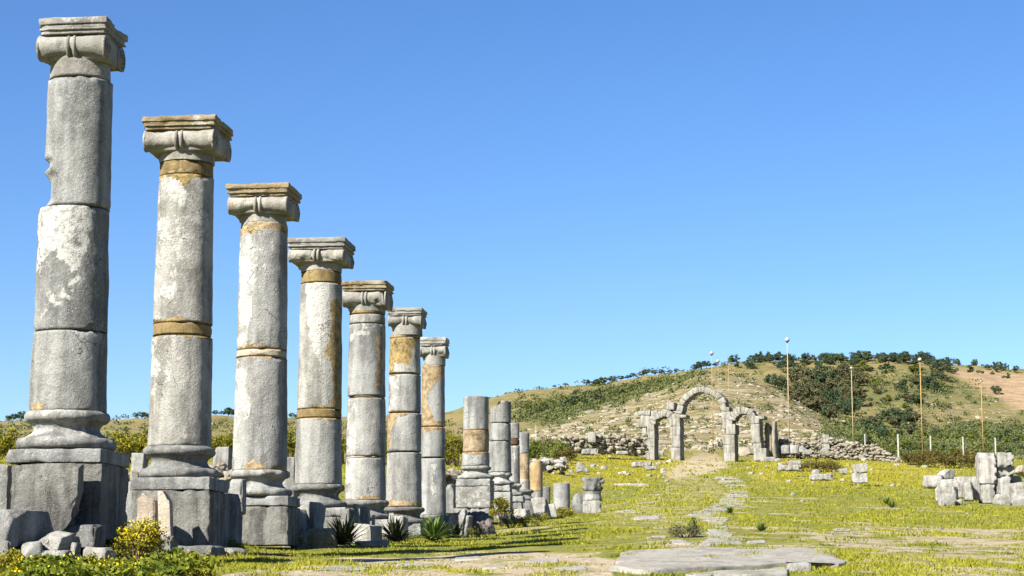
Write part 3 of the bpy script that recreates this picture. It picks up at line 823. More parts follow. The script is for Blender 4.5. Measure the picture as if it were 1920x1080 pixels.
column("ionic_column", "seventh column, last with a capital, split by a diagonal brown mortar patch", 42.0, (811, 965), 1000,
  [(D, 684, 799, 43, 45, 0, ST_GREY), (D, 800, 857, 45, 47, 0, ST_GREY), (D, 859, 966, 47, 51, 0, ST_GREY)],
  wear_shade_polys=[(0, [(-1.3, 684), (1.3, 684), (1.3, 700), (.2, 720), (-.6, 738), (-.2, 775), (.3, 790), (1.2, 788), (1.2, 800), (-.3, 812), (-1.3, 806)], 1.0), (1, [(-.2, 870), (.3, 870), (.3, 930), (-.1, 930)], .7)],
  cap=(787, 839, 632, 648, 669, 684, 42, ST_CAPG, ST_CAPG), base=(965, 990, 59, 64, 52, ST_BASE),
  blocks=[("plinth", 786, 840, 990, 1006, ST_GREY, dict(r=.012, rough=.006))], seed=7)
# the shafts without capitals farther on
column("broken_column", "thick flat topped shaft with a pale rubble belt on a lichen white pedestal", 48.5, (892, 872), 990,
  [(D, 742, 806, 47, 48, 0, ST_GREY), (M, 806, 847, 49, 50, 0, MO_BRICK), (D, 847, 873, 51, 52, 0, ST_GREY)],
  wear_shade_polys=[(0, [(-1.3, 838), (-.4, 846), (.4, 840), (1.3, 845), (1.3, 852), (-1.3, 852)], .7)],
  base=(873, 898, 58, 70, 54, ST_MID),
  blocks=[("plinth", 854, 919, 898, 911, ST_GREY, dict(r=.012)), ("pedestal", 854, 920, 912, 952, stone("white spotted pedestal", (.34, .33, .31), (.2, .2, .19), .95, .1, .3, .7, speck=1.0), dict(r=.02, rough=.015)),
          ("pedestal", 850, 918, 953, 996, ST_MID, dict(r=.03, rough=.02, chip=.03))], seed=8)
column("broken_column", "jagged topped three drum shaft standing behind the thick flat topped one", 55.0, (938, 884), 975,
  [(D, 747, 792, 38, 39, 1, ST_MID), (D, 793, 826, 39, 40, 0, ST_GREY), (D, 827, 885, 41, 44, -1, ST_GREY)],
  wear_shade_polys=[(2, [(.5, 740), (1.4, 740), (1.4, 885), (.5, 885)], .5)], rag={0: (.10, .32)},  # this patch darkens the shaft's right side as painted shade
  base=(885, 909, 46, 52, 42, ST_MID), blocks=[("plinth", 913, 956, 909, 921, ST_GREY, dict(r=.012)), ("pedestal", 914, 957, 922, 976, ST_MID, dict(r=.02))], seed=9)
column("broken_column", "slender dark shaft with a brown joint between two broken columns", 58.5, (964, 906), 975,
  [(D, 792, 822, 20, 20, 0, ST_GREY), (M, 822, 834, 20, 20, 0, stone("dark brown joint mortar", (.10, .06, .03), (.05, .03, .02), .1, .2, .1, .8)), (D, 835, 907, 21, 22, 0, ST_GREY)],
  wear_shade_polys=[(1, [(-.2, 836), (.3, 836), (.2, 870), (-.1, 870)], .8)],
  base=(907, 930, 32, 36, 26, ST_BASE), blocks=[("plinth", 946, 981, 930, 941, ST_GREY, dict(r=.012)), ("pedestal", 947, 978, 942, 976, ST_MID, dict(r=.02))], seed=10)
column("broken_column", "grey shaft with a brown rubble lower half on a broad dark base", 62.0, (983, 918), 972,
  [(D, 810, 850, 19, 19, 0, ST_GREY), (M, 850, 905, 20, 20, 0, MO_BRICK), (D, 898, 920, 20.5, 21, 0, ST_GREY)], wear_shade_polys=[],
  base=(918, 938, 36, 40, 28, ST_BASE), blocks=[("plinth", 970, 1004, 938, 972, ST_BASE, dict(r=.02, rough=.03, chip=.03))], seed=11)
column("broken_column", "short orange tan masonry column stump with grey foot", 66.0, (1006, 940), 970,
  [(M, 863, 921, 24, 24, 0, MO_ORANGE), (D, 921, 968, 24, 24, 0, ST_GREY)], wear_shade_polys=[(2, [(.55, 860), (1.3, 860), (1.3, 930), (.6, 930)], .3)], rag={0: (.03, .05)}, seed=12)  # shade painted into the stump's right edge
column("column_stump", "small plain grey stump between the orange stump and the pale stump", 69.0, (1024, 945), 964,
  [(D, 912, 966, 16, 16, 0, ST_GREY)], seed=13)
column("column_stump", "smooth pale grey column stump standing alone on the grass verge", 72.0, (1053, 958), 962,
  [(D, 905, 964, 31, 33, 0, stone("smooth pale stump", (.34, .34, .335), (.24, .24, .24), .2, .0, .3, .3))], rag={0: (.015, .0)}, seed=14)
# ------------------------------------------------------------------ loose blocks, slabs and rubble
def block(name, label, cat, pl, pr, t, b_, Y, depth, mat, rz=0.0, group=None, r=.02, step=.05, rough=.012, freq=3.0, cuts=(), chip=.02, tilt=(0, 0), seed=None, taper=None, sink=.04, part=None):
    """a stone whose front shows between the given photo rows and columns"""
    seed = seed if seed is not None else int(pl * 7 + t) % 997
    if Y is None:
        Y = hit((pl + pr) / 2, b_)[1]
    X = float(Xat((pl + pr) / 2, b_, Y))
    w = (pr - pl) / F * Y
    zt, zb = float(hz(t, Y)), float(hz(b_, Y)) - sink
    if r < .1: r *= .55
    g = np.random.default_rng(seed + 5)
    if cat not in ("stub", "plate", "boulder"):       # a few broken corners
        cuts = list(cuts)
        for _ in range(3):
            n_ = g.normal(size=3); n_[2] = abs(n_[2]) * .8; n_ /= np.linalg.norm(n_)
            sup = (abs(n_[0]) * w + abs(n_[1]) * depth + abs(n_[2]) * (zt - zb)) / 2
            cuts.append((n_, sup * g.uniform(.72, .9), .03 * max(.4, w)))
    V, Fq = rbox((w, depth, zt - zb), r, step * .8, rough * .7, freq * 1.5, seed, cuts, chip, taper=taper)
    V = rot(V, tilt[0], tilt[1], 0)
    me = mesh_np(name, V, Fq, True)
    if part is not None:
        o = link(name, me, mat, part)
        o.location = (X - part.location.x, Y - part.location.y, (zt + zb) / 2 - part.location.z)
        o.rotation_euler = (0, 0, rz)
        return o
    o = link(name, me, mat, None, (X, Y, (zt + zb) / 2), rz)
    tag(o, label, cat, group)
    return o
B = block
# around the first two pedestals
B("broken_slab", "large rough broken slab standing against the nearest pedestal", "slab", 28, 150, 869, 992, 18.22, .17, ST_ROUGH, LINE, r=.03, rough=.022, cuts=[((1, 0, -.35), .27, .06), ((-1, 0, .5), .33, .04), ((-.3, -1, -.4), .17, .03)], chip=.05, step=.03)
B("fallen_block", "squared block with deeply shaded side at the left frame edge", "block", -40, 66, 957, 1019, 17.7, .70, ST_MID, R(-25), r=.02, rough=.02, chip=.04, step=.04, cuts=[((.6, -.2, .8), .28, .06)])
B("fallen_block", "grey upright block edge behind the nearest pedestal on its left", "block", -30, 22, 872, 1000, 19.3, .3, ST_MID, LINE, r=.02)
B("fallen_stone", "whitish angular stone jammed under the nearest pedestal slab", "stone", 74, 140, 996, 1034, 17.6, .25, ST_WHITE, R(-30), r=.03, rough=.03, cuts=[((-.5, -.3, .8), .10, .03), ((1, 0, -.3), .13, .02)], chip=.05, step=.03, tilt=(0, .15))
B("fallen_stone", "narrow pale chip leaning below the whitish angular stone", "stone", 134, 146, 1018, 1046, 17.5, .10, ST_WHITE, R(-20), r=.01, rough=.012, tilt=(0, .1), step=.03)
B("fallen_stone", "rounded pale stone beneath the shaded squared block", "stone", 40, 78, 1016, 1066, 17.45, .25, ST_MID, .3, r=.07, rough=.03, step=.03)
B("fallen_stone", "pale stone half cut by the left frame edge among weeds", "stone", -30, 22, 1013, 1056, 17.4, .3, ST_WHITE, .1, r=.05, rough=.03, step=.03)
B("fallen_stone", "low stone in the weeds below the whitish angular stone", "stone", 84, 132, 1033, 1068, 17.35, .2, ST_MID, -.2, r=.04, rough=.03, step=.03)
B("fallen_stone", "long pale stone lying in the weeds right of the nearest pedestal", "stone", 160, 212, 1026, 1046, 18.0, .2, ST_PALE, -.5, r=.05, rough=.03, step=.03)
B("fallen_stone", "dark flat stone under the nearest pedestal corner", "stone", 112, 190, 984, 1020, 18.35, .35, ST_BASE, LINE, r=.04, rough=.03, step=.04)
B("standing_slab", "pinkish upright slab with ragged top before the second pedestal", "slab", 257, 292, 924, 1022, 21.75, .13, ST_PINK, LINE, r=.012, rough=.014, cuts=[((.7, 0, 1), .23, .05), ((-1, 0, .0), .11, .015)], chip=.03, step=.025, tilt=(-.05, .0))
B("standing_slab", "narrow pinkish slab split from its wider pinkish neighbour", "slab", 298, 321, 920, 1022, 21.72, .12, ST_PINK, LINE, r=.012, rough=.014, cuts=[((.9, 0, .55), .15, .03)], chip=.03, step=.025, tilt=(-.05, -.07))
B("broken_block", "pitted white and black rocky block below the pinkish slabs", "block", 266, 328, 1006, 1066, 21.0, .32, stone("pitted rock", (.46, .44, .41), (.14, .14, .13), .6, .05, .2, 1.3, sc=1.6, speck=1.0), LINE, r=.04, rough=.045, freq=5, chip=.06, step=.025, cuts=[((-.3, -.6, .8), .17, .06)])
B("fallen_block", "low stone in deep shade right of the pinkish slabs", "block", 335, 412, 1024, 1056, 21.6, .4, ST_BASE, -.3, r=.05, rough=.04, step=.05)
B("fallen_stone", "pale flat stone at the end of the shaded hollow", "stone", 418, 452, 1029, 1048, 21.9, .3, ST_WHITE, -.4, r=.03, rough=.03, step=.04)
B("broken_slab", "tall grey broken slab between the second and third pedestals", "slab", 406, 448, 926, 1026, 23.6, .24, ST_MID, R(-14), r=.02, rough=.018, cuts=[((.9, 0, .4), .21, .03), ((-.5, 0, 1), .31, .03)], chip=.03, step=.03)
B("stone_stub", "small round topped stub behind the tall grey broken slab", "stub", 432, 459, 898, 960, 24.0, .17, ST_MID, R(-14), r=.07, rough=.012, step=.025)
B("broken_slab", "low left half of a broken slab before the fourth pedestal", "slab", 531, 572, 955, 1028, 27.0, .22, ST_MID, R(-12), r=.03, rough=.02, chip=.04, step=.03, cuts=[((-.5, 0, 1), .26, .04)])
B("broken_slab", "leaning slab with slanted top beside the low broken half", "slab", 566, 600, 941, 1026, 27.2, .30, ST_MID, R(-24), r=.02, rough=.015, cuts=[((-.6, 0, 1), .27, .03)], chip=.03, step=.03, tilt=(0, .08))
B("fallen_stone", "rounded yellowish stone beside the first dark spiky plant", "stone", 574, 632, 989, 1032, 26.5, .35, stone("yellow stained stone", (.40, .34, .20), (.25, .22, .14), .3, .5, .1, .7), .2, r=.12, rough=.03, step=.03)
B("stone_stub", "dark upright stub behind the first dark spiky plant", "stub", 641, 661, 954, 1010, 29.0, .15, ST_BASE, R(-30), r=.02, rough=.012, step=.03)
B("standing_slab", "thin tapering shard leaning left of the fifth column base", "shard", 660, 676, 945, 1000, 30.2, .10, ST_MID, -.4, r=.02, rough=.012, taper=.5, tilt=(0, -.10), step=.03)
B("stone_stub", "round topped pale stub left of the fifth column base", "stub", 676, 692, 950, 1002, 30.8, .16, ST_PALE, -.2, r=.05, rough=.012, step=.03)
B("standing_slab", "very thin pointed shard before the fifth column base", "shard", 696, 704, 963, 1000, 31.0, .07, ST_PALE, -.3, r=.01, rough=.006, taper=.5, step=.03)
B("fallen_block", "pale block tipped on its edge behind the first dark spiky plant", "block", 664, 716, 984, 1022, 28.4, .30, ST_PALE, -.5, r=.02, rough=.015, tilt=(0, .12), step=.03, cuts=[((1, 0, .2), .14, .02)])
B("flat_plate", "thin flat stone plate lying between the two dark spiky plants", "plate", 668, 728, 1014, 1021, 27.6, .25, ST_WHITE, -.1, r=.008, rough=.008, step=.04, tilt=(0, -.05))
B("standing_slab", "pale rounded shard behind the second dark spiky plant", "shard", 727, 741, 962, 1006, 32.8, .09, ST_PALE, .1, r=.03, rough=.01, taper=.7, step=.03)
B("fallen_stone", "small pale broken stone right of the pale rounded shard", "stone", 742, 762, 967, 1008, 33.2, .2, ST_PALE, -.6, r=.02, rough=.03, step=.03)
B("fallen_block", "large grey block with slanted dark top left of the thick flat topped shaft", "block", 793, 850, 966, 1016, 38.5, .7, ST_MID, R(-24), r=.03, rough=.02, cuts=[((-.5, -.2, 1), .2, .03)], step=.04)
B("broken_slab", "upright broken slab with notched top below the lichen white pedestal", "slab", 842, 872, 953, 1030, 38.0, .25, ST_MID, R(-18), r=.02, rough=.025, cuts=[((-.8, 0, .9), .25, .05)], tilt=(0, .10), step=.03, chip=.05)
B("broken_slab", "small slab leaning on the upright notched slab", "slab", 868, 882, 966, 1008, 38.0, .22, ST_MID, R(-30), r=.015, rough=.01, tilt=(0, .2), step=.03)
B("rubble_block", "dark reddish jagged lump leaning below the lichen white pedestal", "block", 872, 922, 952, 1036, 38.4, .45, stone("reddish dark lump", (.26, .21, .19), (.10, .09, .09), .3, .15, .2, 1.3, sc=1.4), R(-30), r=.05, rough=.05, freq=4, chip=.08, cuts=[((.75, -.3, .7), .20, .08), ((-.8, 0, .5), .20, .06)], tilt=(0, -.25), step=.03)
B("standing_slab", "white fork topped slab leaning beside the orange stump", "slab", 1002, 1030, 930, 982, 57, .18, ST_WHITE, -.2, r=.02, rough=.02, cuts=[((.5, 0, 1), .36, .07)], tilt=(0, -.26), step=.04)
B("standing_slab", "second smaller pale slab leaning right of the white fork topped slab", "slab", 1022, 1043, 945, 975, 59, .16, ST_PALE, -.1, r=.02, rough=.02, tilt=(0, -.2), step=.05)
B("fallen_stone", "stone lying in shade below the slender dark shaft", "stone", 966, 992, 955, 978, 57, .4, ST_PALE, -.3, r=.05, rough=.04, step=.05)
# pile with a carved capital on the verge
B("base_block", "square pale block carrying the carved capital on the verge", "block", 1094, 1128, 939, 972, 68, .62, ST_WHITE, LINE, r=.03, rough=.02, step=.06, chip=.04)
cp = thing("carved_capital", "weathered leafy capital standing on the square pale block", "capital", (float(Xat(1111, 939, 68)), 68, float(hz(939.5, 68))), LINE)
q = 68 / F
V, Fq = lathe([(17 * q, 0), (18 * q, .03), (17.5 * q, .10), (16 * q, .2), (16 * q, 15 * q), (17 * q, 15.5 * q), (16 * q, 17 * q)], 40, .02, 5, 3)
MB().add(V, Fq).build("drum_foot", ST_MID, cp)
V, Fq = lathe([(15 * q, 17 * q), (15 * q, 24 * q), (16 * q, 30 * q), (18 * q, 38 * q), (19 * q, 42 * q), (12 * q, 42.4 * q)], 40)
th = np.arctan2(V[:, 1], V[:, 0]); zz = V[:, 2] / q
lf = np.maximum(0, np.sin(th * 8 + np.where(zz > 29, math.pi / 2, 0))) * np.clip(np.sin((zz - 17) / 12.5 * math.pi), 0, 1) * .13
V[:, :2] *= (1 + lf / .3)[:, None]
V = V + vfbm(V, 9, 4, 3) * .07
MB().add(V, Fq).build("leaf_bell", ST_BASE, cp)
V, Fq = rbox((26 * q, 26 * q, 6 * q), .03, .06, .03, 5, 3, [((1, .2, 0), 10 * q, .06)], .06, (12 * q, .0, 36 * q))
MB().add(V, Fq).build("corner_volute", ST_BASE, cp)
B("fallen_drum", "rounded dark boulder left of the carved capital", "boulder", 1074, 1100, 925, 962, 69, .5, ST_BASE, .3, r=.2, rough=.05, step=.05)
B("fallen_stone", "flat stone shading a hollow left of the carved capital block", "stone", 1070, 1094, 946, 968, 68.4, .4, ST_BASE, .1, r=.05, rough=.05, step=.05)
# behind the columns
for (pl, pr, t, b_, Y, lab) in [(250, 273, 850, 890, 60, "squared block on rubble between the first two columns"), (402, 432, 839, 885, 60, "squared block with shaded side between the second and third columns"),
                                (533, 556, 858, 930, 40, "upright grey block seen between the third and fourth columns"), (238, 262, 905, 1000, 30, "grey upright block with drill hole between the first two pedestals"),
                                (836, 853, 908, 960, 52, "narrow grey block standing left of the lichen white pedestal"), (395, 442, 905, 1000, 30, "long grey wall block behind the tall grey broken slab"),
                                (660, 700, 890, 950, 44, "grey block half hidden behind the fifth column")]:
    B("wall_block", lab, "block", pl, pr, t, b_, Y, .5, ST_MID, -.1, r=.03, rough=.02, step=.08)

_ico = None
def ico():
    global _ico
    if _ico is None:
        p = (1 + 5 ** .5) / 2
        V = np.array([(-1, p, 0), (1, p, 0), (-1, -p, 0), (1, -p, 0), (0, -1, p), (0, 1, p), (0, -1, -p), (0, 1, -p), (p, 0, -1), (p, 0, 1), (-p, 0, -1), (-p, 0, 1)], float)
        V /= np.linalg.norm(V[0])
        T = np.array([(0, 11, 5), (0, 5, 1), (0, 1, 7), (0, 7, 10), (0, 10, 11), (1, 5, 9), (5, 11, 4), (11, 10, 2), (10, 7, 6), (7, 1, 8), (3, 9, 4), (3, 4, 2), (3, 2, 6), (3, 6, 8), (3, 8, 9), (4, 9, 5), (2, 4, 11), (6, 2, 10), (8, 6, 7), (9, 8, 1)])
        _ico = (V, T)
    return _ico
def rocks_np(P, S, seed=0, flat=.7):
    """many small angular stones in one mesh: positions, sizes"""
    g = np.random.default_rng(seed)
    V0, T0 = ico()
    n = len(P)
    V = V0[None] * (1 + g.uniform(-.28, .28, (n, 12, 3)))
    V = V * (S[:, None, None] * g.uniform(.7, 1.3, (n, 1, 3)) * np.array([1.15, 1, flat]))
    a = g.uniform(0, 6.28, n); c, s = np.cos(a), np.sin(a)
    x = V[:, :, 0] * c[:, None] - V[:, :, 1] * s[:, None]; y = V[:, :, 0] * s[:, None] + V[:, :, 1] * c[:, None]
    V = np.stack([x, y, V[:, :, 2]], -1) + P[:, None]
    T = T0[None] + (np.arange(n) * 12)[:, None, None]
    return V.reshape(-1, 3), T.reshape(-1, 3)
def rubble_wall(label, pts, hpx, thick, size, mat=ST_RUB, seed=1, name="rubble_wall"):
    """a dry stone wall along photo foot points, each (column, row, distance) with its own height in photo pixels"""
    g = np.random.default_rng(seed)
    W3 = np.array([[float(Xat(x, y, Y)), Y, float(hz(y, Y))] for x, y, Y in pts])
    hh = np.array([.78 * h * p[2] / F for h, p in zip(hpx, pts)])
    seg = np.linalg.norm(np.diff(W3, axis=0), axis=1); cum = np.concatenate([[0], np.cumsum(seg)])
    P, S = [], []
    def at(s):
        return np.array([np.interp(s, cum, W3[:, k]) for k in range(3)]), np.interp(s, cum, hh)
    s = 0
    while s < cum[-1]:
        p, h = at(s)
        z = 0
        while z < h * g.uniform(.85, 1.1):
            for sd in (-1, 0, 1):
                if sd == 0 and z < h - size: continue
                k = size * g.uniform(.6, 1.5)
                P.append(p + [g.normal(0, size * .3), sd * thick / 2 + g.normal(0, size * .15), z + g.normal(0, size * .15)]); S.append(k * .62)
            z += size * g.uniform(.7, 1.0)
        s += size * g.uniform(.75, 1.2)
    org = np.array(P).mean(0); org[2] = min(np.array(P)[:, 2])
    V, T = rocks_np(np.array(P) - org, np.array(S), seed, .75)
    # a core so that nothing shows through
    me = mesh_np(name, V, T, False)
    o = link(name, me, mat, None, tuple(org))
    mb = MB()
    return tag(o, label, "wall")
rubble_wall("low rubble wall remains between the first two columns", [(215, 915, 52), (262, 925, 50), (285, 918, 54)], [42, 40, 30], .5, .22, seed=2)
rubble_wall("low rubble wall remains behind the third column", [(395, 905, 58), (445, 905, 58), (560, 900, 60)], [38, 30, 34], .5, .25, seed=3)
rubble_wall("tumbled rubble wall left of the thick flat topped shaft", [(825, 925, 62), (875, 918, 64)], [48, 40], .6, .28, seed=4)
rubble_wall("pale tumbled rubble wall behind the orange stump", [(985, 880, 112), (1040, 878, 112), (1072, 877, 112)], [26, 20, 16], .8, .42, ST_WHITE, seed=5)
rubble_wall("low rubble wall running left from the gate over the slope", [(1055, 843, 196), (1120, 846, 198), (1215, 850, 201)], [30, 38, 40], 1.0, .42, seed=6)
B("wall_block", "squared grey block set on the rubble wall left of the gate", "block", 1102, 1117, 810, 830, 197, 1.0, ST_GATE, 0, r=.1, rough=.05, step=.4)
rubble_wall("long collapsing rubble wall running right from the gate", [(1440, 856, 204), (1540, 856, 206), (1560, 856, 206), (1640, 862, 204), (1690, 868, 200)], [40, 36, 42, 32, 5], 1.6, .36, seed=7)
for k, (pl, pr, t, b_) in enumerate([(1466, 1480, 835, 850), (1480, 1496, 835, 850), (1497, 1506, 837, 848), (1503, 1521, 843, 852)]):
    B("wall_block", "grey squared block set low in the long rubble wall", "block", pl, pr, t, b_, 201.5, 1.0, ST_MID, 0, "squared blocks in the long rubble wall", r=.08, rough=.04, step=.4)
jb = thing("stone_jamb", "upright stacked stone jamb standing in the long rubble wall", "jamb", (float(Xat(1547, 853, 202)), 202, float(hz(855, 202))))
for k, (t, b_, dx) in enumerate([(815, 824, 1), (824, 831, -1), (831, 841, 1), (841, 855, 0)]):
    B("jamb_stone", "", "", 1541 + dx, 1553 + dx, t, b_, 202, .9, ST_GATE, 0, r=.06, rough=.03, step=.3, sink=0, part=jb)

# ------------------------------------------------------------------ the ruined triple gate
GYD = 204.0
gx0, gz0 = float(Xat(1320, 863, GYD)), float(hz(865, GYD))
gate = thing("ruined_gate", "ruined three arched stone gate at the head of the path", "gate", (gx0, GYD, gz0), R(-19))
PXM = GYD / F * 1.04
gl = lambda px: (px - 1320) * PXM
gzz = lambda py: float(hz(py, GYD)) - gz0
def courses(name, cols, thick, seed, dy=0):
    """cols: (left, right, top, bottom) stacked stones"""
    mb = MB()
    for k, (l, r_, t, b_) in enumerate(cols):
        w, h = (r_ - l) * PXM, gzz(t) - gzz(b_)
        V, Fq = rbox((w, thick, h), .035, .25, .04, 1.6, seed + k, (), .05, (gl((l + r_) / 2 + random.uniform(-.5, .5)), dy + random.uniform(-.10, .10), (gzz(t) + gzz(b_)) / 2))
        mb.add(V, Fq)
    return mb.build(name, ST_GATE, gate)
TH_G = 1.7
courses("pier", [(1216, 1232.7, 836, 866), (1215.5, 1232.5, 822, 836), (1217, 1232.7, 808, 822), (1219, 1232.6, 791, 808), (1207, 1224.5, 776, 799), (1202, 1225.5, 768, 776.5), (1200, 1208, 788, 799), (1210, 1218, 800, 822), (1224, 1237, 768, 781)], TH_G, 11)
courses("pier", [(1263, 1280, 838, 866), (1264, 1280, 817, 838), (1262, 1280, 799, 817), (1261, 1280.5, 785, 799), (1262, 1279, 775, 785), (1271, 1284, 770, 776), (1279, 1292, 778, 784), (1256, 1270, 754, 768)], TH_G, 31)
courses("pier", [(1361, 1381, 851, 868), (1359, 1380, 836, 852), (1358, 1380, 817, 836), (1365, 1382, 798, 817), (1358, 1376, 788, 806), (1357, 1374, 774, 788), (1350, 1360, 776, 783), (1358, 1371, 766, 774)], TH_G, 51)
courses("pier", [(1413.5, 1437, 844, 867), (1412, 1428, 834, 844), (1412, 1427, 822, 834), (1410, 1426, 798, 822), (1410, 1425, 784, 798), (1424, 1434, 784, 790)], TH_G, 71)
def arch(name, cx, cy, ri, ro, a0, a1, n, seed, thick=TH_G, gap=.012):
    mb = MB()
    for k in range(n):
        f0, f1 = a0 + (a1 - a0) * k / n, a0 + (a1 - a0) * (k + 1) / n
        a = R((f0 + f1) / 2); wa = abs(R(f1 - f0)) * (1 - gap * random.uniform(.5, 2.5))
        rj = random.uniform(-1.0, 1.0); o_ = ro + random.uniform(-1.2, 1.4); i_ = ri + random.uniform(-.3, .5)
        rm = (o_ + i_) / 2 + rj
        V, Fq = rbox((wa * rm * PXM, thick, (o_ - i_) * PXM), .04, .25, .04, 1.6, seed + k, (), .05)
        V[:, 0] *= 1 + (V[:, 2] / (rm * PXM))             # wedge shape
        V = rot(V, 0, math.pi / 2 - a + random.uniform(-.07, .07), 0)
        V += [gl(cx) + math.cos(a) * rm * PXM, random.uniform(-.05, .05), gzz(cy) + math.sin(a) * rm * PXM]
        mb.add(V, Fq)
    return mb.build(name, ST_GATE, gate)
arch("main_arch", 1320.5, 774, 35, 46.5, 176, 4, 11, 101)
arch("side_arch", 1248, 796, 14.5, 27, 176, 4, 8, 131)
arch("side_arch", 1395, 795, 14, 26.5, 170, 8, 9, 161)
V, Fq = rbox((14 * PXM, 3.2, gzz(792) - gzz(866)), .3, .4, .35, .8, 5, [((1, -.25, .95), 1.4, .4)], .1, (gl(1433), 2.4, (gzz(792) + gzz(866)) / 2))
MB().add(V, Fq).build("wall_stump", ST_RUB, gate)
V, Fq = rbox((7 * PXM, 1.4, gzz(792) - gzz(862)), .2, .4, .25, .9, 9, [((.9, 0, .6), 1.5, .3)], .1, (gl(1447), 1.0, (gzz(792) + gzz(862)) / 2))
MB().add(V, Fq).build("wall_stump", ST_RUB, gate)
for (pl, pr, t, b_, lab) in [(1201, 1217, 846, 858, "pale fallen block left of the gate foot"), (1222, 1237, 850, 860, "grey fallen block tilted before the left side arch"), (1228, 1245, 846, 855, "flat fallen block lying on the tilted grey block"),
                             (1426, 1456, 857, 866, "white oblong stone lying right of the gate"), (1454, 1464, 860, 866, "grey stone beside the white oblong stone")]:
    B("fallen_block", lab, "block", pl, pr, t, b_, None, .8, ST_WHITE if "white" in lab or "pale" in lab else ST_GATE, random.uniform(-.4, .3), r=.1, rough=.06, step=.3)

# ------------------------------------------------------------------ the ruined wall pile on the right
for (pl, pr, t, b_, Y, d, rz, lab, mat, kw) in [
    (1833, 1866, 850, 906, 78, .8, -.05, "tall upright block with rusty streak topping the right pile", stone("rust streaked block", (.46, .43, .39), (.28, .27, .26), .5, .25, .7, .7), {}),
    (1864, 1899, 850, 875, 78, .8, -.1, "upper right block of the right pile beside the rusty upright", ST_WHITE, dict(cuts=[((.6, 0, -1), .28, .05)])),
    (1864, 1900, 875, 894, 78.2, .8, -.12, "middle right block of the right pile with chipped underside", ST_WHITE, dict(cuts=[((.5, 0, -1), .24, .06)])),
    (1838, 1864, 906, 942, 78, .7, -.1, "squat block under the rusty upright in the right pile", ST_PALE, {}),
    (1874, 1894, 893, 928, 77.5, .5, .0, "narrow upright block low in the right pile", ST_PALE, {}),
    (1864, 1875, 897, 928, 78, .5, .1, "pale sliver block left of the narrow upright block", ST_WHITE, {}),
    (1893, 1914, 893, 915, 79, .6, -.1, "grey block right of the narrow upright block", ST_MID, {}),
    (1865, 1896, 927, 946, 77, .6, .05, "low flat block at the foot of the right pile", ST_WHITE, {}),
    (1895, 1945, 905, 950, 76, .9, -.1, "big rounded pale block at the right frame edge", ST_WHITE, dict(r=.15)),
    (1902, 1950, 936, 955, 75.5, .6, .1, "low cracked block below the big rounded pale block", ST_WHITE, {}),
    (1905, 1940, 878, 890, 84, .7, .3, "tilted pinkish block behind the right pile", ST_PINK, dict(tilt=(0, .3))),
    (1790, 1834, 894, 912, 82, .6, -.15, "long low wall block left of the rusty upright", ST_WHITE, {}),
    (1820, 1837, 898, 935, 78, .5, .1, "white standing block leaning left of the squat block", ST_WHITE, dict(tilt=(0, .08))),
    (1808, 1824, 905, 936, 77.5, .5, -.1, "pale standing block among the left blocks of the right pile", ST_WHITE, {}),
    (1792, 1812, 905, 932, 78, .5, .3, "greyish squared stone before the long low wall block", ST_PALE, {}),
    (1756, 1796, 913, 940, 76, .7, -.3, "large pale stone lying at the left end of the right pile", ST_WHITE, dict(r=.1)),
    (1762, 1790, 926, 948, 74.5, .4, .2, "small squared block before the large pale stone", ST_WHITE, {}),
    (1782, 1803, 937, 945, 75, .4, .1, "flat slab lying before the right pile", ST_PALE, {}),
    (1732, 1770, 891, 914, 84, .7, -.4, "bulky white stone farthest left near the right pile", ST_WHITE, dict(r=.15)),
    (1760, 1796, 899, 918, 82, .7, .2, "grey white lump between the bulky white stone and the pile", ST_PALE, dict(r=.15)),
    (1758, 1786, 880, 897, 92, .6, .5, "angular pale stone pointing up behind the bulky white stone", ST_WHITE, dict(cuts=[((-.7, 0, 1), .12, .05)])),
    (1600, 1626, 870, 886, 108, .75, -.1, "grey squared block tilted on the slope, upper of two", ST_PALE, dict(tilt=(0, -.15))),
    (1598, 1625, 888, 904, 104, .75, -.08, "grey squared block in the meadow, lower of two", ST_PALE, {}),
    (1522, 1538, 880, 894, 106, .5, 0, "round white stone beside the dark meadow shrubs", ST_WHITE, dict(r=.2)),
    (1520, 1560, 889, 899, 104, .6, .1, "flat white stones row in front of the round white stone", ST_WHITE, dict(rough=.05)),
    (1574, 1588, 879, 888, 110, .5, 0, "small pale stone left of the two squared blocks", ST_WHITE, {}),
    (1460, 1500, 872, 881, 128, .8, .1, "long pale flat stone before the dark meadow shrubs", ST_WHITE, dict(rough=.06)),
    (1480, 1500, 864, 873, 135, .8, .1, "pale stone above the long flat stone", ST_WHITE, dict(rough=.06)),
    (1152, 1215, 907, 915, 104, .8, .1, "flat pale slab in the grass above the carved capital", ST_SLAB, dict(rough=.04)),
    (1090, 1120, 842, 852, 150, .8, .1, "angular white stones under the left wall shrubs", ST_WHITE, dict(rough=.08)),
    (1155, 1180, 846, 851, 150, .6, .0, "flat white block in the yellow meadow", ST_WHITE, {}),
    (1186, 1206, 866, 874, 130, .6, .2, "grey stone left of the path head", ST_PALE, {}),
    (1208, 1222, 866, 874, 130, .6, -.2, "dark grey stone right of the grey path head stone", ST_MID, {}),
    (1210, 1232, 874, 880, 124, .5, .1, "low pale stones before the path head", ST_WHITE, {}),
    (1082, 1104, 868, 884, 118, .6, .2, "pale pointed stone in the yellow meadow", ST_WHITE, dict(cuts=[((.7, 0, 1), .1, .05)])),
]:
    a = dict(r=.045, rough=.05, step=.07, chip=.12, freq=3.5); a.update(kw)
    B("ruin_block", lab, "block", pl, pr, t, b_, Y, d, mat, rz, None, **a)

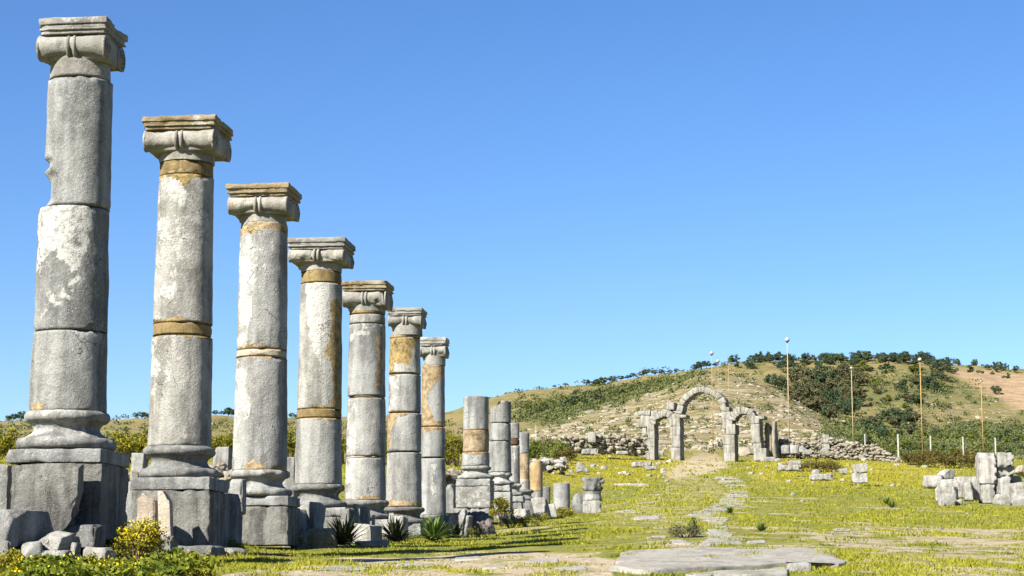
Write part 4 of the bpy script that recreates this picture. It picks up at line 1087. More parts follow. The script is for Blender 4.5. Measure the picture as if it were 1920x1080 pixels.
# ------------------------------------------------------------------ paving
def slab(label, poly, up=.05, thick=.12, mat=ST_SLAB, seed=1, group=None, name="paving_slab"):
    """a flat stone from its outline on the ground"""
    P = np.array([hit(x, y, 14)[:2] for x, y in poly])
    c = P.mean(0)
    n = len(P); L = np.linalg.norm(np.roll(P, -1, 0) - P, axis=1); cum = np.concatenate([[0], np.cumsum(L)])
    s = np.linspace(0, cum[-1], 72, endpoint=False)
    Q = np.stack([np.interp(s, cum, np.append(P[:, k], P[0, k])) for k in (0, 1)], 1)
    Q = Q + np.stack([fbm2(Q[:, 0], Q[:, 1], 3, 4, seed), fbm2(Q[:, 0], Q[:, 1], 3, 4, seed + 9)], 1) * min(.10, .12 * math.sqrt(L.min()))
    rings = [(1.0, -thick), (1.0, -.018), (.992, -.004)] + [(f, 0.0) for f in (.975, .93, .86, .76, .64, .5, .36, .22, .1)]
    V = []
    for f, dz in rings:
        q = c + (Q - c) * f
        z = H(q[:, 0], q[:, 1]) + up + dz + fbm2(q[:, 0], q[:, 1], 4, 4, seed + 3) * .012
        V.append(np.column_stack([q, z]))
    V.append(np.array([[c[0], c[1], H(c[0], c[1]) + up]]))
    V = np.concatenate(V)
    m = 72; j = np.arange(m); k = (j + 1) % m
    sgn = 1 if np.sum(Q[:, 0] * np.roll(Q[:, 1], -1) - np.roll(Q[:, 0], -1) * Q[:, 1]) > 0 else -1
    Fq = np.concatenate([np.stack([i * m + j, i * m + k, (i + 1) * m + k, (i + 1) * m + j], 1) for i in range(len(rings) - 1)])
    T = np.stack([(len(rings) - 1) * m + j, (len(rings) - 1) * m + k, np.full(m, len(V) - 1)], 1)
    if sgn < 0: Fq, T = Fq[:, ::-1], T[:, ::-1]
    org = np.array([c[0], c[1], H(c[0], c[1])])
    o = link(name, mesh_np(name, V - org, [Fq, T], True), mat, None, tuple(org))
    return tag(o, label, "paving slab", group)
slab("broad front paving slab with thick rough front edge", [(1139, 1070), (1160, 1063), (1260, 1056), (1440, 1048), (1516, 1043), (1562, 1048), (1584, 1060), (1576, 1066), (1500, 1062), (1280, 1074), (1200, 1078)], .050, .25, seed=3)
slab("broad rear paving slab behind the thick edged one", [(1166, 1040), (1257, 1032), (1339, 1030), (1508, 1029), (1556, 1033), (1570, 1041), (1442, 1044), (1257, 1051), (1163, 1057)], .022, .2, seed=5)
slab("lowest paving slab cut by the bottom frame edge", [(1282, 1082), (1474, 1069), (1476, 1081), (1400, 1084), (1290, 1085)], .03, .2, seed=7)
B("rounded_stone", "rounded kerb stone under the front paving slab", "stone", 1474, 1519, 1056, 1080, 19.3, .3, ST_PALE, .05, r=.08, rough=.02, step=.03)
PATH = [[(1297, 1029), (1395, 1029), (1394, 1009), (1347, 1008), (1308, 1023)], [(1252, 1014), (1278, 1012), (1302, 1019), (1294, 1022), (1258, 1019)], [(1397, 1017), (1433, 1013), (1440, 1017), (1400, 1022)],
        [(1325, 1006), (1376, 1006), (1366, 997), (1326, 997)], [(1328, 996), (1366, 996), (1363, 987), (1331, 988)], [(1331, 986), (1354, 985), (1364, 978), (1326, 978)], [(1322, 977), (1364, 977), (1366, 970), (1317, 970)],
        [(1284, 968), (1347, 968), (1355, 961), (1300, 960)], [(1310, 959), (1362, 958), (1366, 952), (1325, 952)], [(1340, 951), (1392, 949), (1396, 943), (1335, 944)], [(1352, 942), (1400, 941), (1398, 935), (1350, 935)],
        [(1365, 933), (1405, 932), (1402, 926), (1360, 927)], [(1370, 924), (1404, 923), (1400, 917), (1368, 918)], [(1362, 915), (1402, 914), (1398, 909), (1360, 909)], [(1346, 906), (1398, 906), (1392, 901), (1350, 901)],
        [(1340, 898), (1388, 898), (1380, 893), (1345, 893)], [(1188, 975), (1240, 973), (1238, 968), (1192, 969)], [(1150, 962), (1190, 961), (1195, 957), (1155, 957)], [(1560, 998), (1640, 994), (1630, 990), (1565, 992)],
        [(600, 1071), (690, 1069), (680, 1062), (615, 1063)], [(540, 1060), (580, 1058), (574, 1051), (545, 1052)], [(745, 1066), (815, 1063), (808, 1058), (750, 1059)], [(850, 1052), (905, 1050), (900, 1045), (856, 1046)], [(905, 1068), (960, 1066), (950, 1061), (910, 1062)],
        [(985, 1057), (1045, 1055), (1040, 1050), (990, 1051)], [(1036, 1072), (1100, 1070), (1090, 1064), (1040, 1066)], [(1216, 1010), (1248, 1009), (1244, 1006), (1220, 1006)]]
for k, p in enumerate(PATH):
    if k < 16: slab("flat worn paving stone of the path leading to the gate", p, .010, .1, seed=20 + k, group="paving stones of the gate path")
    else: slab("flat pale stone lying flush in the trodden grass", p, .014, .1, seed=20 + k, group="flat stones flush in the grass", name="flat_stone")

# small stones scattered over the field
protos = []
for k in range(5):
    V, Fq = rbox((1, .8, .6), .12, .3, .10, 1.6, 40 + k, [((.5, .3, .8), .33, .12)], .1)
    protos.append(mesh_np("field_stone", V, Fq, True))
    protos[-1].materials.append([ST_WHITE, ST_PALE, ST_RUB][k % 3])
for k in range(110):
    if k < 48: px, py = random.uniform(1000, 1260), random.uniform(846, 905)
    elif k < 84: px, py = random.uniform(1400, 1800), random.uniform(862, 915)
    else: px, py = random.uniform(1150, 1900), random.uniform(900, 1010)
    x, y, z = hit(px, py)
    o = bpy.data.objects.new("field_stone", protos[k % 5]); C.objects.link(o)
    s = random.uniform(4, 12) * y / F if k < 84 else random.uniform(3, 9) * y / F
    o.scale = (s, s, s); o.location = (x, y, z + s * .12); o.rotation_euler = (random.uniform(-.2, .2), random.uniform(-.2, .2), random.uniform(0, 6))
    tag(o, "small pale stone scattered in the meadow grass", "stone", "small stones scattered over the meadow")

# ------------------------------------------------------------------ poles and fence posts
POLE = plain("ochre painted steel", (.27, .18, .07), (.20, .13, .05), 3, .6)
POLE_B = plain("beige painted steel", (.29, .23, .15), (.22, .17, .11), 3, .6)
LAMP = plain("white enamelled lamp", (.30, .30, .29), (.2, .2, .2), 4, .35)
LAMPD = plain("dark lamp socket", (.10, .10, .11), None, 4, .4)
def pole(label, px, pt, pb, Y, wpx, lamp, mat):
    x, z0 = float(Xat(px, pb, Y)), float(hz(pb, Y))
    zt = float(hz(pt, Y)) - z0
    g = H(x, Y)
    dz = min(0, g - z0) - .2
    r = thing("light_pole", label, "light pole", (x, Y, z0), 0, "tall floodlight poles around the gate")
    w = wpx / 2 * Y / F * .68
    V, Fq = tube((0, 0, dz), (0, 0, zt), w * 1.15, w * .75, 10)
    MB().add(V, Fq).build("pole", mat, r)
    if lamp:
        s = lamp * Y / F / 2 * .88
        P = [(s * .3, -s * .95), (s * .85, -s * .55), (s, -s * .1), (s * .98, .05 * s), (s * .85, s * .4), (s * .5, s * .75), (s * .15, s * .9)]
        V, Fq = lathe(P, 20)
        o = MB().add(V + [0, 0, zt], Fq).build("lamp_head", LAMP, r)
        V, Fq = lathe([(s * .32, -s * 1.25), (s * .36, -s * .95), (s * .8, -s * .6), (s * .86, -s * .5)], 16)
        MB().add(V + [0, 0, zt], Fq).build("lamp_socket", LAMPD, o)
    return r
pole("slim floodlight pole rising behind the main arch opening", 1337, 662, 842, 226, 2.2, 9, POLE)
pole("distant floodlight pole with pale globe just right of the main arch pole", 1348, 677, 800, 300, 1.0, 8, POLE_B)
pole("thin lampless pole above the right side arch", 1368, 684, 800, 300, 1.6, 3, POLE)
pole("tallest beige floodlight pole right of the gate", 1480, 637, 834, 228, 3.2, 11, POLE_B)
pole("floodlight pole before the dark grove", 1600, 690, 836, 240, 2.6, 6, POLE_B)
pole("ochre floodlight pole standing behind the brown bushes", 1730, 674, 846, 222, 3.4, 9, POLE)
pole("ochre floodlight pole farthest right without visible lamp", 1844, 714, 846, 232, 3.0, 4, POLE)
POST = plain("white concrete post", (.33, .33, .31), (.22, .22, .21), 2, .8)
for px, t, b_, w in [(1622, 814, 836, 2.4), (1684, 814, 838, 3.4), (1745, 817, 840, 3), (1806, 819, 840, 2.8), (1867, 821, 852, 3), (1005, 798, 812, 2), (1131, 799, 812, 2), (300, 785, 815, 2)]:
    Y = 214
    x, z0, z1 = float(Xat(px, b_, Y)), float(hz(b_, Y)), float(hz(t, Y))
    g = H(x, Y)
    V, Fq = rbox((w * .8 * Y / F, w * .8 * Y / F, z1 - min(z0, g) + .3), .02, .5, .01, 2, px)
    o = link("fence_post", mesh_np("fence_post", V, Fq, False), POST, None, (x, Y, (z1 + min(z0, g) - .3) / 2))
    tag(o, "white concrete fence post standing beyond the ruins", "fence post", "white fence posts beyond the ruins")
# ------------------------------------------------------------------ plants
def quads(Cn, size, g, up=0.0, aspect=1.5):
    """leaf faces at the given centres, turned every way"""
    n = len(Cn)
    N = g.normal(size=(n, 3)); N[:, 2] += up
    N /= np.linalg.norm(N, axis=1, keepdims=True)
    A = np.cross(N, g.normal(size=(n, 3))); A /= np.linalg.norm(A, axis=1, keepdims=True)
    Bq = np.cross(N, A)
    s = (np.asarray(size) * np.ones(n))[:, None]
    V = np.stack([Cn - A * s * aspect / 2, Cn + Bq * s * .5, Cn + A * s * aspect / 2, Cn - Bq * s * .5], 1).reshape(-1, 3)
    return V, np.arange(4 * n).reshape(n, 4)
LEAF_DK = leafmat("dark evergreen leaves", (.038, .066, .036), (.080, .112, .050), .15, sc=.9)
LEAF_OL = leafmat("olive leaves", (.068, .074, .036), (.130, .126, .058), .15, sc=.9)
LEAF_GR = leafmat("fresh green leaves", (.080, .115, .020), (.150, .170, .030), .25, sc=.9)
LEAF_YG = leafmat("yellow green leaves", (.130, .135, .014), (.230, .205, .020), .25, sc=1.4)
LEAF_BR = leafmat("brown green bush leaves", (.070, .055, .016), (.135, .115, .026), .2, sc=1.2)
LEAF_SP = leafmat("dark spiky leaves", (.012, .018, .010), (.030, .042, .016), .05, sc=3)
LEAF_SG = leafmat("green spiky leaves", (.060, .110, .020), (.130, .180, .035), .2, sc=3)
PETAL = leafmat("yellow petals", (.50, .40, .010), (.58, .49, .025), .25, sc=8)
BARK = plain("bark", (.14, .10, .07), (.08, .06, .04), 8, .95)
DRY = leafmat("dry straw leaves", (.30, .18, .07), (.42, .30, .14), .25, sc=4)

def tree_mesh(name, seed, kind, mats):
    g = np.random.default_rng(seed)
    V_, F_ = tube((0, 0, -.15), (g.uniform(-.03, .03), 0, .55), .035, .018, 7)
    mb = MB(); mb.add(V_, F_)
    nb = 15 if kind != 'tall' else 13
    cs = []
    for k in range(nb):
        a, u = g.uniform(0, 6.28), g.uniform(0, 1)
        if kind == 'tall':
            z = g.uniform(.25, .95); rr = .26 * (1 - abs(z - .5)) * math.sqrt(u)
        elif kind == 'bush':
            z = g.uniform(.15, .75); rr = .50 * math.sqrt(u) * (1.05 - .6 * z)
        else:
            z = g.uniform(.35, .85); rr = .40 * math.sqrt(u) * (1.15 - abs(z - .55))
        cs.append((math.cos(a) * rr, math.sin(a) * rr, z, g.uniform(.11, .19) * (1.15 if kind == 'bush' else 1)))
        if kind != 'bush' and k % 3 == 0:
            mb.add(*tube((0, 0, .35), (cs[-1][0], cs[-1][1], z), .014, .005, 5))
    nt = mb.n
    me_v, me_f = [], []
    for (x, y, z, r) in cs:
        m = 85
        d = g.normal(size=(m, 3)); d /= np.linalg.norm(d, axis=1, keepdims=True)
        P = np.array([x, y, z]) + d * (r * g.uniform(.35, 1.1, (m, 1))) * [1, 1, .85]
        v, f = quads(P, g.uniform(.035, .075, m), g, .3)
        me_f.append(f + sum(len(q) for q in me_v)); me_v.append(v)
    LV, LF = np.concatenate(me_v), np.concatenate(me_f)
    tq = np.concatenate(mb.F[4]); tt = np.concatenate(mb.F[3])
    me = mesh_np(name, np.concatenate([np.concatenate(mb.V), LV]), [tq, tt, LF + nt], False)
    for m_ in mats: me.materials.append(m_)
    mi = np.zeros(len(me.polygons), np.int32); mi[len(tq) + len(tt):] = 1
    me.polygons.foreach_set("material_index", mi)
    return me
TM = [tree_mesh("tree", 1, 'round', [BARK, LEAF_DK]), tree_mesh("tree", 2, 'round', [BARK, LEAF_OL]), tree_mesh("tree", 3, 'tall', [BARK, LEAF_DK]), tree_mesh("tree", 4, 'round', [BARK, LEAF_DK]), tree_mesh("tree", 5, 'tall', [BARK, LEAF_OL])]
SM = [tree_mesh("shrub", 6, 'bush', [BARK, LEAF_GR]), tree_mesh("shrub", 7, 'bush', [BARK, LEAF_DK]), tree_mesh("shrub", 8, 'bush', [BARK, LEAF_OL])]
def put(me, name, label, cat, group, px, py, hpx, wide=1.0, pos=None):
    x, y, z = pos or hit(px, py, 205)
    h = hpx * y / F
    o = bpy.data.objects.new(name, me); C.objects.link(o)
    o.location = (x, y, z - .04 * h); o.scale = (h * wide * random.uniform(.8, 1.3), h * wide, h); o.rotation_euler = (0, 0, random.uniform(0, 6.28))
    tag(o, label, cat, group)
    return o
SKY_L, SKY_G = "dark round crowned tree standing along the hill skyline", "trees along the hill skyline"
for k in range(140):
    if k < 74: px = random.uniform(1372, 1660)
    elif k < 112: px = random.uniform(1650, 1770)
    else: px = random.uniform(1770, 1925)
    x, y, z = ridge(px)
    y -= random.uniform(0, 45); x = (px - 960) / F * y / (CT + .1 * ST); z = H(x, y)
    put(TM[random.choice([0, 3, 0, 2])], "tree", SKY_L, "tree", SKY_G, px, 0, random.uniform(9, 23) if k < 112 else random.uniform(6, 17), random.uniform(.9, 1.5), (x, y, z))
for px, h in [(1305, 10), (1318, 15), (1328, 13), (1344, 8), (1271, 8), (1258, 7), (1243, 9), (1230, 10), (1215, 11), (1205, 9), (1190, 10), (1178, 8), (1165, 9), (1150, 12), (1128, 14), (1135, 13), (1118, 12), (1100, 10), (1060, 6), (1040, 5)]:
    x, y, z = ridge(px, 440, 900)
    put(TM[random.choice([0, 3])], "tree", "low dark tree on the left part of the hill skyline", "tree", "low trees on the left hill skyline", px, 0, h * 1.15, 1.5, (x, y, z))
for px, h in [(250, 10), (262, 12), (275, 8), (400, 9), (412, 8), (425, 15), (432, 13), (20, 12), (35, 16), (45, 12), (10, 9), (545, 9)]:
    x, y, z = ridge(px, 560, 900)
    put(TM[random.choice([0, 3])], "tree", "far dark tree on the low skyline behind the columns", "tree", "trees on the low skyline behind the columns", px, 0, h * 1.2, 1.3, (x, y, z))
for k in range(56):
    while True:
        px, py = random.uniform(1478, 1625), random.uniform(712, 800)
        if inpoly(np.array([px]), np.array([py]), [(1480, 720), (1560, 705), (1605, 712), (1612, 770), (1600, 800), (1560, 796), (1520, 770), (1485, 750)])[0]: break
    put(TM[random.choice([1, 4, 1, 0])], "tree", "tall dark olive tree in the dense hillside grove", "tree", "trees of the hillside grove", px, py, random.uniform(28, 44), random.uniform(.8, 1.05))
for px, py, h in [(1447, 726, 28), (1458, 730, 30), (1470, 736, 30)]:
    put(TM[0], "tree", "dark tree at the left end of the hillside grove", "tree", "trees at the left end of the grove", px, py, h, 1.0)
for k in range(70):
    px, py = random.uniform(1590, 1800), random.uniform(692, 780)
    if px > 1765 and py > 740: continue
    put(random.choice(SM + TM[:2]), "shrub", "green shrub scattered on the slope right of the grove", "shrub", "shrubs on the slope right of the grove", px, py, random.gammavariate(2.4, 4.6) * (1.0 if py < 745 else .6) + 3, random.uniform(.9, 2.0))
for k in range(16):
    px, py = random.uniform(1610, 1720), random.uniform(785, 826)
    put(random.choice(TM[:2] + [SM[1]]), "tree", "dark tree in the shaded valley foot below the grove", "tree", "trees in the valley foot", px, py, random.uniform(16, 34), random.uniform(.9, 1.3))
put(TM[3], "tree", "single round tree alone on the bare brown field", "tree", None, 1867, 739, 17, 1.5)
for k in range(92):
    px, py = random.uniform(1600, 1925), random.uniform(818, 858)
    put(random.choice([SM[0], SM[0], SM[0], SM[1]]), "shrub", "green shrub in the thicket behind the white fence posts", "shrub", "thicket shrubs behind the fence posts", px, py, random.uniform(9, 20), random.uniform(1.1, 1.7))
for k in range(70):
    f = random.random()
    px = 975 + 225 * f; py = 778 - 50 * f + random.gauss(0, 7)
    put(random.choice([SM[0], SM[1], SM[1], SM[2], TM[0]]), "shrub", "dark shrub in the band climbing the left hill", "shrub", "shrub band on the left hill", px, py, random.uniform(5, 14), random.uniform(1.2, 1.8))

# stuff on the hill: rocks and scrub nobody could count
w_ = (land[:, 0] * 1.0 + cover[:, 2] * .03) * (GY.ravel() > 222) * (GY.ravel() < 700) * (np.abs(GX.ravel() / GY.ravel()) < .27)
pick = rng.choice(len(w_), 3800, p=w_ / w_.sum())
P = np.stack([GX.ravel()[pick], GY.ravel()[pick], HT.ravel()[pick]], 1) + rng.normal(0, 1.0, (3800, 3)) * [1.0, 1.5, 0]
P[:, 2] = H(P[:, 0], P[:, 1])
V, T = rocks_np(P, rng.gamma(1.5, .13, 3800) + .08, 5, .6)
o = link("hillside_rocks", mesh_np("hillside_rocks", V, T, False), plain("hillside rock", (.26, .23, .18), (.15, .135, .105), .5, .95))
o["kind"] = "stuff"
w_ = (land[:, 1] * .9 + cover[:, 2] * .10) * (1 - land[:, 2]) * (GY.ravel() > 222) * (GY.ravel() < 850) * (np.abs(GX.ravel() / GY.ravel()) < .28)
pick = rng.choice(len(w_), 4800, p=w_ / w_.sum())
P = np.stack([GX.ravel()[pick], GY.ravel()[pick]], 1) + rng.normal(0, 1.5, (4800, 2))
S = rng.gamma(1.5, .38, 4800) + .25
NQ = 30
S = S * np.clip(P[:, 1] / 450, .45, 1.2)
L = (P[:, None, :] + rng.normal(0, .55, (4800, NQ, 2)) * S[:, None, None]).reshape(-1, 2)
Ss = np.repeat(S, NQ)
z = H(L[:, 0], L[:, 1]) + rng.uniform(.05, 1.0, len(L)) * Ss
V, Fq = quads(np.column_stack([L, z]), np.minimum(Ss * .40, L[:, 1] * .0008), rng, .4)
o = link("hillside_scrub", mesh_np("hillside_scrub", V, Fq, False), leafmat("hillside scrub leaves", (.066, .088, .030), (.135, .148, .046), .15, sc=.08))
o["kind"] = "stuff"

# middle distance bushes, each with its foliage and stems
def bush(label, px, py, wpx, hpx, mat, n=1500, name="shrub", flower=0, y=None, group=None, leaf=1.0):
    x, y_, z = hit(px, py) if y is None else (float(Xat(px, py, y)), y, H(float(Xat(px, py, y)), y))
    g = np.random.default_rng(int(px * 13 + py))
    w, h = wpx * y_ / F, hpx * y_ / F
    r = thing(name, label, "bush" if name == "shrub" else "plant", (x, y_, z - .03), 0, group)
    nc_ = 16
    P = []
    mb = MB()
    for k in range(nc_):
        a, u = g.uniform(0, 6.28), math.sqrt(g.uniform(0, 1))
        c = np.array([math.cos(a) * u * w * .42, math.sin(a) * u * w * .36, h * (.30 + .5 * g.uniform(0, 1) * (1 - .6 * u * u))])
        rr = min(w, h * 1.6) * g.uniform(.13, .24)
        m = n // nc_
        d = g.normal(size=(m, 3)); d /= np.linalg.norm(d, axis=1, keepdims=True)
        P.append(c + d * rr * g.uniform(.3, 1.15, (m, 1)) * [1.1, 1.1, .9])
        mb.add(*tube((c[0] * .15, c[1] * .15, 0), c, .010 * h + .004, .004 * h + .002, 5))
    P = np.concatenate(P); P[:, 2] = np.maximum(P[:, 2], .02 * h)
    lf = max(.018, .045 * math.sqrt(w * h)) * leaf
    V, Fq = quads(P, g.uniform(.6, 1.3, len(P)) * lf, g, .3)
    MB().add(V, Fq).build("foliage", mat, r, smooth=False)
    mb.build("stem", BARK, r)
    if flower:
        Q = P[P[:, 2] > .45 * h]; Q = Q[g.permutation(len(Q))[:flower]] + g.normal(0, lf * .4, (min(flower, len(Q)), 3)) + [0, -.02, lf * .5]
        V, Fq = quads(Q, lf * 1.05, g, .5, 1.1)
        MB().add(V, Fq).build("flower", PETAL, r, smooth=False)["kind"] = "stuff"
    return r
GB = "yellow green bushes behind the columns"
for px, py, w, h in [(-10, 868, 70, 58), (28, 872, 66, 62), (60, 872, 60, 58), (222, 878, 62, 66), (250, 872, 60, 64), (272, 870, 50, 62), (408, 864, 50, 50), (436, 862, 52, 56), (455, 866, 40, 44), (540, 870, 44, 60), (556, 868, 36, 50), (645, 872, 40, 56), (720, 872, 36, 50), (840, 872, 44, 56), (858, 876, 40, 58), (848, 868, 40, 60)]:
    bush("yellow green bush growing in the rough ground behind the columns", px, py, w * 1.15, h * 1.3, [LEAF_YG, LEAF_YG, LEAF_GR][int(px) % 3], 1500, group=GB)
for px, py, w, h in [(430, 838, 22, 26), (545, 838, 26, 30), (645, 846, 20, 30), (825, 852, 20, 36), (838, 838, 22, 30)]:
    bush("dark bush peeping between the columns", px, py, w, h, LEAF_DK, 900, group="dark bushes between the columns")
for px, py, w, h, m in [(1005, 868, 64, 48, LEAF_GR), (1040, 862, 66, 44, LEAF_GR), (1060, 868, 50, 34, LEAF_BR), (1025, 850, 60, 36, LEAF_OL), (1088, 850, 56, 22, LEAF_GR), (1120, 850, 60, 22, LEAF_GR), (1152, 850, 56, 24, LEAF_GR), (1182, 854, 40, 26, LEAF_GR)]:
    bush("green bush in front of the low wall left of the gate", px, py, w, h, m, 1700, group="bushes in front of the left wall")
for px, py, w, h in [(1486, 884, 44, 20), (1512, 884, 50, 26), (1545, 885, 56, 26), (1565, 884, 36, 22)]:
    bush("low brown green bush among the meadow stones", px, py, w, h, LEAF_BR, 1300, group="brown bushes in the meadow")
for px, py, w, h in [(1706, 872, 40, 34), (1730, 876, 50, 34), (1762, 878, 56, 34), (1795, 878, 56, 34), (1822, 876, 48, 34), (1845, 866, 34, 28), (1750, 862, 50, 22), (1800, 862, 50, 22)]:
    bush("dense dark brown bush in the hedge behind the right pile", px, py, w, h, LEAF_BR, 1700, group="brown hedge bushes")
bush("tall yellow green weed bush beside the lichen white pedestal", 942, 1000, 44, 74, LEAF_YG, 1700, y=46)
bush("dark low bush below the tall weed bush", 958, 1004, 44, 40, LEAF_DK, 900, y=44)
bush("bright yellow green clump before the leaning slabs", 990, 996, 50, 28, LEAF_YG, 900, y=44)
bush("spreading yellow clump at the foot of the pale stump", 1050, 975, 70, 24, LEAF_YG, 1200, y=60, flower=120)
bush("small yellow clump left of the pale stump", 1010, 985, 50, 22, LEAF_YG, 900, y=50, flower=60)
bush("yellow flowering weed bush between the first two pedestals", 254, 1050, 100, 104, LEAF_YG, 1700, "flowering_plant", 800, y=18.2, leaf=.8)
for px, py, w, h, fl in [(20, 1078, 60, 52, 160), (96, 1078, 50, 40, 60), (172, 1076, 46, 46, 30), (318, 1078, 60, 34, 0), (382, 1076, 44, 26, 0), (225, 1080, 50, 30, 40)]:
    bush("loose green weed clump at the lower left frame corner", px, py, w, h, [LEAF_YG, LEAF_GR][px % 2], 900, "weed_plant", fl, y=16.8, group="weed clumps at the lower left", leaf=.8)
bush("leafy green weed below the leaning tall grey slab", 440, 1028, 50, 44, LEAF_GR, 900, "weed_plant", 0, y=23.0, leaf=.8)
bush("small yellow green weed before the low broken half slab", 552, 1030, 36, 44, LEAF_YG, 700, "weed_plant", 30, y=26.2, leaf=.8)
bush("pale green weed beneath the dark reddish lump", 894, 1036, 36, 28, LEAF_YG, 700, "weed_plant", 0, y=36.5, leaf=.8)
bush("sprawling leafy plant beside the path stones", 1284, 1008, 64, 34, LEAF_OL, 1100, "weed_plant", 0, leaf=.9)
bush("narrow taller thistle rising from the sprawling leafy plant", 1300, 1006, 22, 46, LEAF_GR, 600, "weed_plant", 0, leaf=.9)
bush("dry reddish brown shrub right of the nearest column base", 208, 846, 24, 60, DRY, 900, y=60)

def spiky(label, px, py, wpx, hpx, n, mat, Y, group=None):
    x = float(Xat(px, py, Y)); z = H(x, Y)
    g = np.random.default_rng(int(px))
    r = thing("spiky_plant", label, "plant", (x, Y, z + .02), 0, group)
    w, h = max(wpx / 2 * .95, hpx * .95) * Y / F, 0
    mb = MB()
    for k in range(n):
        a = g.uniform(0, 6.28); ln = g.uniform(.65, 1.1); spread = g.uniform(.15, 1.0)
        base = np.array([math.cos(a), math.sin(a), 0]) * g.uniform(0, .16) * w
        d = np.array([math.cos(a), math.sin(a), 0]); pd = np.array([-d[1], d[0], 0])
        pts, wd = [], []
        el = R(g.uniform(12, 82)); Ln = w * g.uniform(.75, 1.2); dr = g.uniform(.15, .45)
        for t in np.linspace(0, 1, 7):
            pts.append(base + d * (Ln * t * math.cos(el) + .12 * Ln * t * t) + [0, 0, max(.01, Ln * (t * math.sin(el) - dr * t * t * math.cos(el)) + .02)])
            wd.append(.022 * (1 - t) ** .6 + .002)
        pts = np.array(pts); wd = np.array(wd)[:, None]
        V = np.concatenate([pts - pd * wd, pts + pd * wd]) + g.normal(0, .002, (14, 3))
        i = np.arange(6)
        mb.add(V, np.stack([i, i + 1, i + 8, i + 7], 1))
    mb.build("leaf_rosette", mat, r, smooth=False)
    return r
spiky("large dark spiky leaved plant before the fifth column", 645, 1026, 112, 50, 150, LEAF_SP, 26.6)
spiky("second dark spiky leaved plant before the sixth column", 742, 1020, 76, 48, 120, LEAF_SP, 29.5)
spiky("bright green spiky leaved plant before the seventh column", 812, 1028, 80, 48, 150, LEAF_SG, 31.0)
spiky("low dark spiky plant right of the bright green one", 850, 1030, 64, 32, 70, LEAF_SP, 33.0)
spiky("small green tuft beside the path right edge", 1368, 966, 30, 14, 40, LEAF_SG, 50)
spiky("small green tuft in the lawn right of the path", 1428, 1000, 34, 16, 40, LEAF_SG, 32)
spiky("green tuft in the lawn near the right pile", 1662, 946, 20, 16, 40, LEAF_SG, 74)
spiky("broad green tuft before the right pile", 1672, 955, 34, 14, 40, LEAF_SG, 66)

# ------------------------------------------------------------------ grass, flowers, undergrowth (uncountable)
GRASS = leafmat("grass blades", (.1, .1, .02), (.2, .2, .03), .3, attr="tint")
def grass():
    n = 150000
    px = rng.uniform(-60, 1980, n)
    v = rng.uniform(0, 1, n)
    Y = 15.6 * (230 / 15.6) ** (v ** 1.25)
    X = (px - 960) / F * Y / (CT + .02 * ST)
    cv = sample(cover, X, Y)
    nz = fbm2(X, Y, .55, 4, 61); nz2 = fbm2(X, Y, 2.4, 3, 67)
    keep = (cv[:, 0] * .42 - nz2 * .65 - nz * .35 + rng.uniform(-.22, .22, n) < .20)
    X, Y, nz, nz2, cv = X[keep], Y[keep], nz[keep], nz2[keep], cv[keep]
    n = len(X)
    nb = 4
    hgt = (.013 + .0007 * Y) * np.clip(1.15 - Y / 90, .72, 1) * np.clip(.75 + nz * 1.6 + nz2 * .9 + 2.2 * np.clip(nz2 - .30, 0, 1) * 2, .25, 3.2)
    wid = .0055 + .00042 * Y
    X = np.repeat(X, nb) + rng.normal(0, .035, n * nb) * np.repeat(1 + Y / 40, nb)
    Y4 = np.repeat(Y, nb) + rng.normal(0, .06, n * nb)
    Z = H(X, Y4) - .005
    hh = np.repeat(hgt, nb) * rng.uniform(.5, 1.3, n * nb); ww = np.repeat(wid, nb) * rng.uniform(.6, 1.4, n * nb)
    a = rng.uniform(-.9, .9, n * nb)
    lean = rng.normal(0, .55, (n * nb, 2)) * hh[:, None]
    Bp = np.column_stack([X, Y4, Z])
    side = np.column_stack([np.cos(a), np.sin(a), np.zeros(n * nb)]) * ww[:, None] / 2
    V = np.stack([Bp - side, Bp + side, Bp + np.column_stack([lean, hh])], 1).reshape(-1, 3)
    me = mesh_np("grass", V, np.arange(3 * n * nb).reshape(-1, 3), False)
    c0, c1, c2, c3 = np.array([.098, .128, .011]), np.array([.212, .212, .020]), np.array([.27, .22, .08]), np.array([.235, .218, .016])
    f = np.clip(.55 + nz * 1.3 + nz2 * .5, 0, 1)[:, None]
    col = c0 * (1 - f) + c1 * f
    st = np.clip((-nz2 - nz * .6 - .10) * 2.2, 0, .8)[:, None]
    col = col * (1 - st) + c2 * st
    fl = np.clip(cv[:, 1:2] * .7, 0, 1)
    col = col * (1 - fl) + c3 * fl
    col = np.repeat(col, nb, 0) * rng.uniform(.65, 1.35, (n * nb, 1))
    cattr(me, "tint", np.repeat(col, 3, 0))
    o = link("grass", me, GRASS)
    o["kind"] = "stuff"
grass()
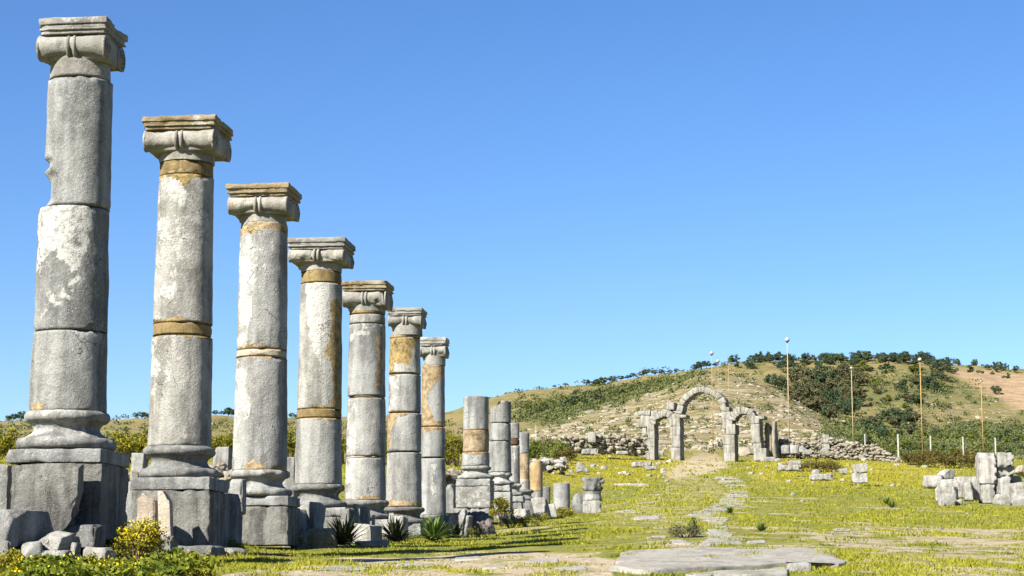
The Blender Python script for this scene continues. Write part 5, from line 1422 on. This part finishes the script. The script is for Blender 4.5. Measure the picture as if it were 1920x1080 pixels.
def flowers():
    n = 26000
    px = rng.uniform(-60, 1980, n); v = rng.uniform(0, 1, n)
    Y = 16 * (215 / 16) ** v
    X = (px - 960) / F * Y / (CT + .02 * ST)
    cv = sample(cover, X, Y)
    nz = fbm2(X, Y, .35, 4, 81)
    keep = (cv[:, 1] * .9 + .12 * (nz > .25) + nz * .35 > rng.uniform(.25, 1.0, n))
    X, Y = X[keep], Y[keep]
    m = len(X)
    s = .006 + .00036 * Y
    z = H(X, Y) + rng.uniform(.03, .12, m) + .0012 * Y * rng.uniform(.4, 1.3, m)
    V, Fq = quads(np.column_stack([X, Y, z]), s * rng.uniform(.6, 1.3, m), rng, .8, 1.1)
    o = link("yellow_wildflowers", mesh_np("yellow_wildflowers", V, Fq, False), PETAL)
    o["kind"] = "stuff"
flowers()
def undergrowth():
    n = 15000
    px = rng.uniform(-60, 430, n); Y = rng.uniform(15.7, 19.2, n)
    X = (px - 960) / F * Y / (CT + .02 * ST)
    nz = fbm2(X, Y, 1.6, 4, 91)
    edge = np.clip((px - 250) / 200, 0, 1)
    keep = (nz - edge * .9 + rng.uniform(-.2, .2, n) > -.30) & ((Y < 17.8) | (nz > .1))
    X, Y, nz, px = X[keep], Y[keep], nz[keep], px[keep]
    hgt = np.clip(.07 + nz * .16, .03, .17)
    z = H(X, Y) + hgt * np.sqrt(rng.uniform(0, 1, len(X)))
    P = np.column_stack([X, Y, z])
    V, Fq = quads(P, rng.uniform(.018, .045, len(X)), rng, .6, 1.7)
    o = link("undergrowth", mesh_np("undergrowth", V, Fq, False), leafmat("weed leaves", (.085, .125, .014), (.22, .235, .022), .3, sc=2.5))
    o["kind"] = "stuff"
    k = (nz > .02) & (rng.uniform(0, 1, len(X)) < .035 + .22 * (px < 60))
    Q = P[k]; Q[:, 2] = H(Q[:, 0], Q[:, 1]) + hgt[k] * rng.uniform(.9, 1.3, k.sum())
    V, Fq = quads(Q, rng.uniform(.015, .028, len(Q)), rng, .5, 1.1)
    o = link("weed_flowers", mesh_np("weed_flowers", V, Fq, False), PETAL)
    o["kind"] = "stuff"
undergrowth()
